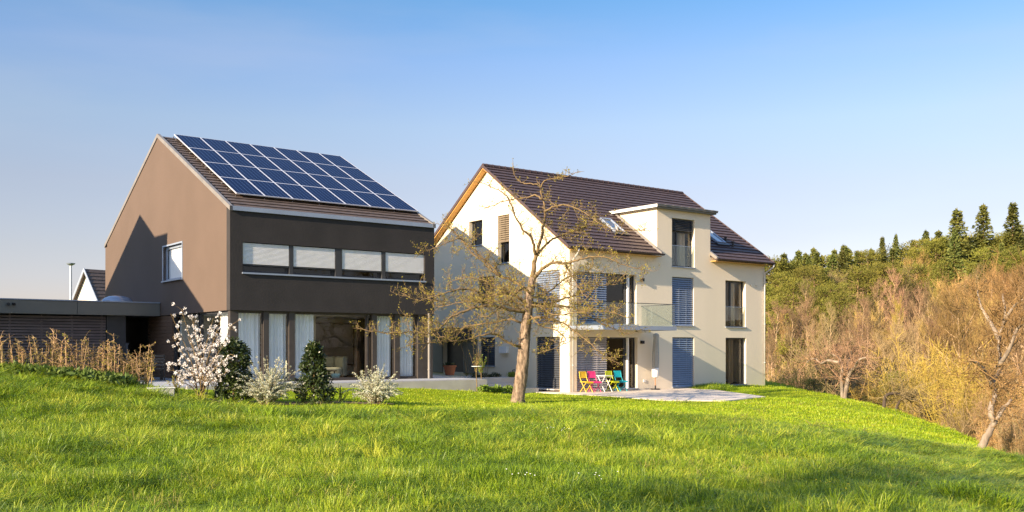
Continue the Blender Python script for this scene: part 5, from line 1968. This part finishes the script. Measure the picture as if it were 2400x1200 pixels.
# single trees near the meadow crest
seen(2335, 52, 610, 'oak', 14, 'largest broad bare golden tree at the right side of the slope', 0, 1.1)
seen(2250, 60, 650, 'oak', 14, 'broad bare golden tree left of the largest one on the slope', 2, 1.0)
seen(2420, 46, 640, 'oak', 14, 'broad bare tree cut by the right edge of the picture', 1, 1.0)
seen(1850, 90, 770, 'ivy', 8.6, 'ivy-clad dark green tree just right of the cream house', 0)
seen(2090, 50, 855, 'ivy', 8.6, 'yellow-green bushy small tree behind the crest of the meadow', 1, 1.2)
seen(1905, 62, 880, 'ivy', 8.6, 'low olive bush on the crest right of the cream house', 0, 1.6)
seen(1852, 120, 640, 'pine', 14.6)
for u, v, y in ((2230, 800, 43), (2185, 770, 48), (2270, 840, 38), (2150, 860, 46), (2310, 870, 36), (2365, 900, 33), (2390, 930, 30), (2420, 900, 33), (2060, 870, 52), (1990, 850, 60), (1935, 870, 64), (1880, 850, 70), (1830, 840, 74), (2030, 830, 62), (2330, 950, 31), (2120, 820, 58), (2200, 880, 42), (2450, 850, 36), (2480, 900, 32), (2350, 830, 42), (2290, 790, 50), (2400, 780, 45), (1960, 800, 72), (1900, 820, 78), (2090, 780, 68), (2375, 985, 28), (2260, 930, 36)):
    seen(u, y, v, 'bush', 4.9, var=2 if 2120 < u < 2300 and v < 880 else None, fat=rf_.uniform(.9, 1.3))
for u in np.arange(1800, 2540, 44):
    seen(u, rf_.uniform(80, 112), V0 + 45 - rf_.uniform(0, 40), 'bush', 4.9, fat=1.3)
for u in np.arange(1796, 2540, 22):
    lo = np.interp(u, [1800, 2100, 2250, 2400], [745, 720, 670, 640])
    seen(u + rf_.uniform(-9, 9), rf_.uniform(80, 100), lo + rf_.uniform(-40, 60), 'tall', 15, fat=.75)

# crooked old fruit trees on the crest: own shapes
def crooked(label, base, segs, seed, barkm, twigm, name='old_fruit_tree'):
    """segs: list of ([(u, v, dy)...], r0) seen at base distance"""
    u0, v0, y = base
    p = at(u0, v0, y)
    t = thing(name, label, 'tree', (p[0], y, p[2]))
    r_ = random.Random(seed)
    tr, tw = MB(), MB()
    for pts, r0 in segs:
        P = [Vector(at(u, v, y + dy)) - Vector(p) for u, v, dy in pts]
        low = gz(P[0].x + p[0], y) - p[2] - .25
        if abs(pts[0][1] - v0) < 16 and P[0].z > low:          # carry the stem down into the ground
            d_ = (P[0] - P[1]).normalized()
            P.insert(0, P[0] + d_ * min(2.5, (P[0].z - low) / max(.3, -d_.z)))
        c = catmull(P, 4)
        c = [q + rvec(r_) * r0 * .12 for q in c]
        tr.tube(c, taper(len(c), r0, max(.015, r0 * .3)), 8)
        for k in range(len(c) // 3, len(c)):
            for _ in range(2):
                d = ((c[k] - c[k - 1]).normalized() * .5 + rvec(r_) + Vector((0, 0, .3))).normalized()
                w_, dd = wander(c[k], d, r_.uniform(.5, 1.5), 4, .25, .06, r_)
                tw.tube(w_, taper(len(w_), .016, .006), 3, cap=False)
                for q in w_[1:]:
                    for _ in range(3):
                        e = (dd * .4 + rvec(r_) + Vector((0, 0, .3))).normalized()
                        tw.tube([q, q + e * r_.uniform(.15, .4)], [.008, .004], 3, cap=False)
    tr.build('trunk', M[barkm], t, smooth=True)
    tw.build('twigs', M[twigm], t)
    return t
crooked('old crooked fruit tree with pale split trunk on the meadow crest', (1978, 925, 44),
        [([(1974, 930, 0), (1972, 890, 0), (1974, 865, 0), (1968, 840, .5), (1950, 830, 1)], .10), ([(1980, 930, 0), (1985, 900, 0), (1992, 875, 0), (2005, 860, -.5), (2012, 845, -1), (2030, 838, -1.5)], .13),
         ([(1990, 880, 0), (1985, 862, .6), (1992, 840, 1), (2000, 815, 1)], .08), ([(1968, 850, 0), (1940, 845, .5), (1925, 852, .8), (1908, 840, 1), (1890, 850, 1)], .07)], 61, 'bark_pale', 'twig_rust')
crooked('dark leaning fruit tree with arching stem left of the pale split trunk', (1960, 925, 47),
        [([(1960, 928, 0), (1950, 900, 0), (1930, 880, 0), (1916, 865, 0), (1910, 850, 0), (1912, 828, 0), (1905, 805, .5)], .10), ([(1910, 850, 0), (1935, 850, -.4), (1950, 868, -.8), (1962, 860, -1)], .07), ([(1935, 885, 0), (1936, 900, -.3), (1938, 915, -.3)], .05),
         ([(1912, 840, 0), (1895, 845, .5), (1870, 848, .8)], .045)], 62, 'bark_dark', 'twig_rust')
crooked('low dark arching tree stump behind the crest of the meadow', (2075, 955, 40),
        [([(2072, 950, 0), (2076, 928, 0), (2092, 922, 0), (2110, 925, 0), (2125, 935, 0), (2140, 936, .3)], .09), ([(2100, 960, 0), (2108, 940, 0), (2125, 930, .3), (2138, 932, .3)], .07)], 63, 'bark_dark', 'twig_rust')
crooked('old leaning tree with pale broken trunk at the right edge of the meadow', (2308, 1030, 27),
        [([(2304, 1040, 0), (2320, 1010, 0), (2332, 988, 0), (2345, 965, 0), (2358, 950, 0), (2371, 936, 0)], .125), ([(2330, 990, 0), (2322, 968, 0), (2325, 945, .2), (2332, 925, .4), (2328, 895, .6), (2345, 860, 1), (2340, 800, 1.2), (2355, 740, 1.5), (2350, 690, 2)], .09),
         ([(2330, 910, .5), (2315, 880, .2), (2290, 850, -.2), (2270, 845, -.4)], .07), ([(2340, 860, 1), (2365, 820, .5), (2385, 770, .2), (2400, 760, 0)], .07), ([(2342, 800, 1.2), (2325, 760, 1.6), (2300, 720, 2), (2290, 680, 2.2)], .07), ([(2350, 760, 1.4), (2375, 720, 1), (2400, 700, .6)], .06)], 64, 'bark_pale', 'twig_orange', 'leaning_tree')
# trees behind and left of the camera whose shade lies across the meadow
for x, y, v in ((-6.6, 2.3, 1), (-4.6, -1.0, 0)):
    plant('oak' if v else 'tall', x, y, .55, v, 'bare meadow tree standing left behind the viewpoint' if v else 'second bare meadow tree farther left behind the viewpoint')

# ------------------------------------------------------------------ grass (stuff): tufts instanced on points
def grass_material(name, c1, c2, c3):
    m = bpy.data.materials.new(name)
    m.use_nodes = True
    N = m.node_tree.nodes
    L = m.node_tree.links
    b = N['Principled BSDF']
    b.inputs['Roughness'].default_value = .42
    b.inputs['Specular IOR Level'].default_value = .3
    oi = N.new('ShaderNodeObjectInfo')
    n = N.new('ShaderNodeTexNoise')
    n.inputs['Scale'].default_value = .42
    n.inputs['Detail'].default_value = 9
    n.inputs['Roughness'].default_value = .7
    L.new(oi.outputs['Location'], n.inputs['Vector'])
    ad = N.new('ShaderNodeMath'); ad.operation = 'MULTIPLY_ADD'
    L.new(oi.outputs['Random'], ad.inputs[0]); ad.inputs[1].default_value = .5
    L.new(n.outputs['Fac'], ad.inputs[2])
    r = N.new('ShaderNodeValToRGB')
    e = r.color_ramp.elements
    e[0].position, e[0].color = .50, (*c1, 1)
    e[1].position, e[1].color = .82, (*c2, 1)
    q = e.new(1.0); q.color = (*c3, 1)
    L.new(ad.outputs[0], r.inputs[0])
    L.new(r.outputs[0], b.inputs['Base Color'])
    t = N.new('ShaderNodeBsdfTranslucent')
    L.new(r.outputs[0], t.inputs[0])
    mx = N.new('ShaderNodeMixShader')
    mx.inputs[0].default_value = .27
    L.new(b.outputs[0], mx.inputs[1])
    L.new(t.outputs[0], mx.inputs[2])
    L.new(mx.outputs[0], N['Material Output'].inputs['Surface'])
    return m
M['grass'] = grass_material('meadow_grass', (.06, .125, .009), (.25, .365, .014), (.46, .48, .05))
M['lawn_grass'] = grass_material('lawn_grass', (.20, .31, .008), (.32, .42, .012), (.42, .43, .035))

def tuft(name, n, H, rad, wid, lean, seed, matname):
    r_ = random.Random(seed)
    mb = MB()
    for k in range(n):
        a = r_.uniform(0, 6.28)
        rr = rad * math.sqrt(r_.random())
        p = Vector((rr * math.cos(a), rr * math.sin(a), -.02))
        b = a + r_.uniform(-1.2, 1.2)
        o = Vector((math.cos(b), math.sin(b), 0))
        ln = lean * r_.uniform(.2, 1.3)
        h = H * r_.uniform(.55, 1.12)
        w = wid * r_.uniform(.7, 1.2)
        side = Vector((-o.y, o.x, 0))
        tw = r_.uniform(-1, 1)
        side = (side * math.cos(tw) + o * math.sin(tw)) * w * .5
        q0 = p
        q1 = p + Vector((0, 0, h * .45)) + o * ln * h * .18
        q2 = p + Vector((0, 0, h * .80)) + o * ln * h * .48
        q3 = p + Vector((0, 0, h * (1.02 - .2 * ln))) + o * ln * h * .95
        i = [mb.vert(x) for x in (q0 - side, q0 + side, q1 + side * .85, q1 - side * .85, q2 + side * .6, q2 - side * .6, q3)]
        mb.f += [[i[0], i[1], i[2], i[3]], [i[3], i[2], i[4], i[5]], [i[5], i[4], i[6]]]
    me = bpy.data.meshes.new(name)
    me.from_pydata(mb.v, [], mb.f)
    me.materials.append(M[matname])
    return bpy.data.objects.new(name, me)

def scatter(name, pts, rot, scl, tufts, kind='stuff'):
    src = bpy.data.collections.new(name + '_source')
    for t in tufts:
        src.objects.link(t)
    me = bpy.data.meshes.new(name)
    me.from_pydata(pts.tolist(), [], [])
    a = me.attributes.new('rot', 'FLOAT_VECTOR', 'POINT'); a.data.foreach_set('vector', rot.astype(np.float32).ravel())
    a = me.attributes.new('scl', 'FLOAT_VECTOR', 'POINT'); a.data.foreach_set('vector', scl.astype(np.float32).ravel())
    o = bpy.data.objects.new(name, me)
    COL.objects.link(o)
    o['kind'] = kind
    ng = bpy.data.node_groups.new(name + '_scatter', 'GeometryNodeTree')
    ng.interface.new_socket('Geometry', in_out='INPUT', socket_type='NodeSocketGeometry')
    ng.interface.new_socket('Geometry', in_out='OUTPUT', socket_type='NodeSocketGeometry')
    N, L = ng.nodes, ng.links
    gi, go = N.new('NodeGroupInput'), N.new('NodeGroupOutput')
    ci = N.new('GeometryNodeCollectionInfo')
    ci.inputs['Collection'].default_value = src
    ci.inputs['Separate Children'].default_value = True
    ci.inputs['Reset Children'].default_value = True
    ip = N.new('GeometryNodeInstanceOnPoints')
    ip.inputs['Pick Instance'].default_value = True
    ri = N.new('FunctionNodeRandomValue'); ri.data_type = 'INT'
    for s in ri.inputs:
        if s.type == 'INT' and s.name == 'Max':
            s.default_value = len(tufts) - 1
    na = N.new('GeometryNodeInputNamedAttribute'); na.data_type = 'FLOAT_VECTOR'; na.inputs['Name'].default_value = 'rot'
    nb = N.new('GeometryNodeInputNamedAttribute'); nb.data_type = 'FLOAT_VECTOR'; nb.inputs['Name'].default_value = 'scl'
    L.new(gi.outputs[0], ip.inputs['Points'])
    L.new(ci.outputs[0], ip.inputs['Instance'])
    L.new([s for s in ri.outputs if s.type == 'INT'][0], ip.inputs['Instance Index'])
    L.new(na.outputs['Attribute'], ip.inputs['Rotation'])
    L.new(nb.outputs['Attribute'], ip.inputs['Scale'])
    L.new(ip.outputs[0], go.inputs[0])
    md = o.modifiers.new('scatter', 'NODES')
    md.node_group = ng
    return o

npr = np.random.default_rng(3)
def smooth_noise(x, y, s, seed):
    g = np.random.default_rng(seed).random((64, 64))
    fx, fy = (x / s) % 64, (y / s) % 64
    i, j = fx.astype(int) % 64, fy.astype(int) % 64
    a, b = fx - np.floor(fx), fy - np.floor(fy)
    a, b = a * a * (3 - 2 * a), b * b * (3 - 2 * b)
    i1, j1 = (i + 1) % 64, (j + 1) % 64
    return (g[j, i] * (1 - a) * (1 - b) + g[j, i1] * a * (1 - b) + g[j1, i] * (1 - a) * b + g[j1, i1] * a * b)

from mathutils.geometry import intersect_point_line
def blocked(x, y):
    """inside houses, terraces, steps"""
    dx, dy = x - AO.x, y - AO.y
    s, t = dx * E1.x + dy * E1.y, dx * E2.x + dy * E2.y
    b = (s > -4.3) & (s < 9.6) & (t > -2.0) & (t < 17)
    b |= (s > -11) & (s < 0.1) & (t > 7.4)
    b |= (s > 9.4) & (s < 11.5) & (t > 2.5) & (t < 12)
    dx, dy = x - BO.x, y - BO.y
    s, t = dx * E1.x + dy * E1.y, dx * E2.x + dy * E2.y
    b |= (s > -.05) & (s < 13.6) & (t > -.02) & (t < 12.4)
    b |= (s > -3.6) & (s < -.6) & (t > 1.0) & (t < 10)
    # terrace polygon
    ins = np.zeros(len(x), bool)
    n = len(poly)
    j = n - 1
    for i in range(n):
        xi, yi = poly[i]
        xj, yj = poly[j]
        c = ((yi > y) != (yj > y)) & (x < (xj - xi) * (y - yi) / (yj - yi + 1e-12) + xi)
        ins ^= c
        j = i
    n = len(bed_ring)
    j = n - 1
    bed_in = np.zeros(len(x), bool)
    for i in range(n):
        (xi, yi), (xj, yj) = bed_ring[i], bed_ring[j]
        bed_in ^= ((yi > y) != (yj > y)) & (x < (xj - xi) * (y - yi) / (yj - yi + 1e-12) + xi)
        j = i
    return b | ins | (bed_in & (npr.random(len(x)) < .85))

def meadow_edge(x):
    """far limit of the long grass"""
    return np.interp(x, [-14, -11.5, -9.5, -7, -3, 2, 5, 8], [27.6, 26.6, 25.9, 25.4, 25.4, 25.7, 25.4, 24.0]) + .35 * np.sin(x * 2.3) + .2 * np.sin(x * 5.1)

def grass_field(name, n_try, y0, y1, dens_pow, keep, hfun, tufts, xmargin=1.25):
    # sample the wedge in front of the viewpoint, denser near
    u = npr.random(n_try)
    y = (y0 ** (1 - dens_pow) + u * (y1 ** (1 - dens_pow) - y0 ** (1 - dens_pow))) ** (1 / (1 - dens_pow)) if dens_pow != 1 else y0 * (y1 / y0) ** u
    w = y * .53 * xmargin + 1.0
    x = (npr.random(n_try) * 2 - 1) * w
    k = keep(x, y) & ~blocked(x, y)
    x, y = x[k], y[k]
    z = ground(x, y)
    h = hfun(x, y)
    k = h > .02
    x, y, z, h = x[k], y[k], z[k], h[k]
    n = len(x)
    rot = np.stack([npr.normal(0, .14, n), npr.normal(0, .14, n), npr.random(n) * 6.283], 1)
    s = h * (.75 + .5 * npr.random(n))
    wide = np.clip(y / 16, .8, 2.0)
    scl = np.stack([wide * (.8 + .4 * npr.random(n)), wide * (.8 + .4 * npr.random(n)), s], 1)
    return scatter(name, np.stack([x, y, z - .01], 1), rot, scl, tufts)

right_low = lambda x, y: np.clip((x - np.interp(y, [8, 14, 20, 26], [3.6, 4.8, 6.2, 7.0])) / 2.2, 0, 1)
def meadow_h(x, y):
    n1, n2 = smooth_noise(x + 50, y, 1.1, 1), smooth_noise(x + 50, y, .42, 2)
    h = .30 + .8 * n1 ** 2.2 + .45 * n2
    h *= 1 - .62 * right_low(x, y)
    return h * np.clip((meadow_edge(x) + .5 - y) / .6, .25, 1)
mt_ = [tuft('grass_tuft', 16, .21, .085, .0075, 1.0, s, 'grass') for s in range(5)] + [tuft('grass_tuft', 12, .30, .06, .0085, 1.25, 9, 'grass')]
bt_ = [tuft('grass_clump', 46, .34, .17, .010, 1.5, 90 + s, 'grass') for s in range(4)]
grass_field('meadow_grass', 80000, 5.5, 28.5, .35, lambda x, y: (y < meadow_edge(x)) & (x < crest_x(y) + 3.5), meadow_h, mt_)
def clump_h(x, y):
    n1 = smooth_noise(x + 50, y, 1.6, 8)
    return np.where(n1 > .36, .48 + .85 * n1 * smooth_noise(x + 50, y, .6, 9), 0) * (1 - .8 * right_low(x, y)) * np.clip((meadow_edge(x) + .3 - y) / .6, 0, 1)
grass_field('meadow_clumps', 5200, 5.5, 28.5, .35, lambda x, y: (y < meadow_edge(x)) & (x < crest_x(y) + 2), clump_h, bt_)
lt_ = [tuft('lawn_tuft', 13, .055, .11, .0085, .9, 20 + s, 'lawn_grass') for s in range(4)]
def lawn_h(x, y):
    return .65 + .6 * smooth_noise(x + 50, y, .9, 5) + .9 * np.clip((x - 7) / 3, 0, 1) * smooth_noise(x + 50, y, .5, 6)
M['dry_grass'] = grass_material('dry_grass', (.22, .19, .045), (.36, .30, .09), (.48, .40, .16))
dt_ = [tuft('dry_tuft', 9, .26, .07, .007, 1.5, 120 + s, 'dry_grass') for s in range(3)]
dry_h = lambda x, y: np.where(smooth_noise(x + 50, y, 1.3, 14) > .52, .35 + .7 * smooth_noise(x + 50, y, .7, 15), 0) * (1 - .5 * right_low(x, y))
grass_field('dry_grass', 2300, 5.5, 40, .35, lambda x, y: ((y < meadow_edge(x)) | (x > 6)) & (x < crest_x(y) + 2), dry_h, dt_)
grass_field('lawn_grass', 62000, 22, 64, .7, lambda x, y: (y >= meadow_edge(x)) & (x < crest_x(y) + 3) & (x > -11.5) & (npr.random(len(x)) < .95), lawn_h, lt_, 1.05)
# denser clump of long grass beside the terrace, and one at the lower right corner
def clump(name, cx, cy, rx, ry, n, h, tufts):
    a, r_ = npr.random(n) * 6.283, np.sqrt(npr.random(n))
    x, y = cx + rx * r_ * np.cos(a), cy + ry * r_ * np.sin(a)
    z = ground(x, y)
    rot = np.stack([npr.normal(0, .2, n), npr.normal(0, .2, n), npr.random(n) * 6.283], 1)
    s = h * (1.1 - .6 * r_ ** 2) * (.8 + .4 * npr.random(n))
    scl = np.stack([np.full(n, 1.4), np.full(n, 1.4), s], 1)
    return scatter(name, np.stack([x, y, z - .01], 1), rot, scl, tufts)
mt2 = [tuft('grass_tuft', 16, .21, .085, .0075, 1.0, 60 + s, 'grass') for s in range(2)]
c = at(1672, 915, 46.5)
clump('tall_grass', c[0], c[1], 1.0, 1.5, 420, 1.6, mt2)
c = at(2290, 1195, 13.4)
clump('tall_grass', c[0], c[1], .55, .45, 170, 1.5, [tuft('grass_tuft', 16, .21, .085, .0075, 1.0, 70, 'grass')])
# broad-leaved weeds at the foot of the hedge
wd = MB()
for k in range(1500):
    x = rng.uniform(-13.5, -10.1); y = 25.9 + rng.gauss(0, .25) + (x + 11) * -.05
    wd.leaf((x, y, gz(x, y) + rng.uniform(0, .22)), (rvec() + Vector((0, 0, .6))).normalized(), rng.uniform(.12, .26), rng.uniform(.03, .055))
o = wd.build('weeds', mat('broad_weed_leaves', (.07, .12, .02), .6, (.13, .18, .025), 2, trans=.3))
o['kind'] = 'stuff'
# daisies and dandelions: a few small clumps
M['petal'] = mat('white_petals', (.8, .8, .78), .7)
M['yellow_petal'] = mat('yellow_petals', (.75, .55, .02), .7)
for name, lab, u, v, y, n, pm in (('daisy_clump', 'cluster of small white daisies low in the middle foreground grass', 1237, 1160, 11.3, 7, 'petal'),
                                  ('daisy_clump', 'few white daisies right of the daisy cluster in the foreground', 1378, 1160, 11.3, 6, 'petal'),
                                  ('daisy_clump', 'white daisies in the mid meadow below the bistro chairs', 1410, 1025, 18.6, 6, 'petal'),
                                  ('daisy_clump', 'white daisies in the mid meadow, left of the ones below the chairs', 1300, 1035, 17.8, 7, 'petal'),
                                  ('dandelion_clump', 'small yellow dandelions in the shaded grass at the lower right', 1940, 1178, 11.6, 7, 'yellow_petal')):
    p = at(u, v, y)
    t = thing(name, lab, 'flowers', (p[0], y, gz(p[0], y)))
    r_ = random.Random(int(u))
    st, fl = MB(), MB()
    for k in range(n):
        x, yy = r_.gauss(0, .12), r_.gauss(0, .12)
        h = r_.uniform(.2, .3)
        st.tube([(x, yy, 0), (x + .01, yy, h)], .003, 4)
        for q in range(9):
            a = q * 6.283 / 9
            fl.leaf((x + .01, yy, h), (math.cos(a), math.sin(a) - .5, .45), .014, .005, up=(0, 0, 1))
    st.build('stems', M['fresh_leaf'], t)
    fl.build('flowers', M[pm], t)
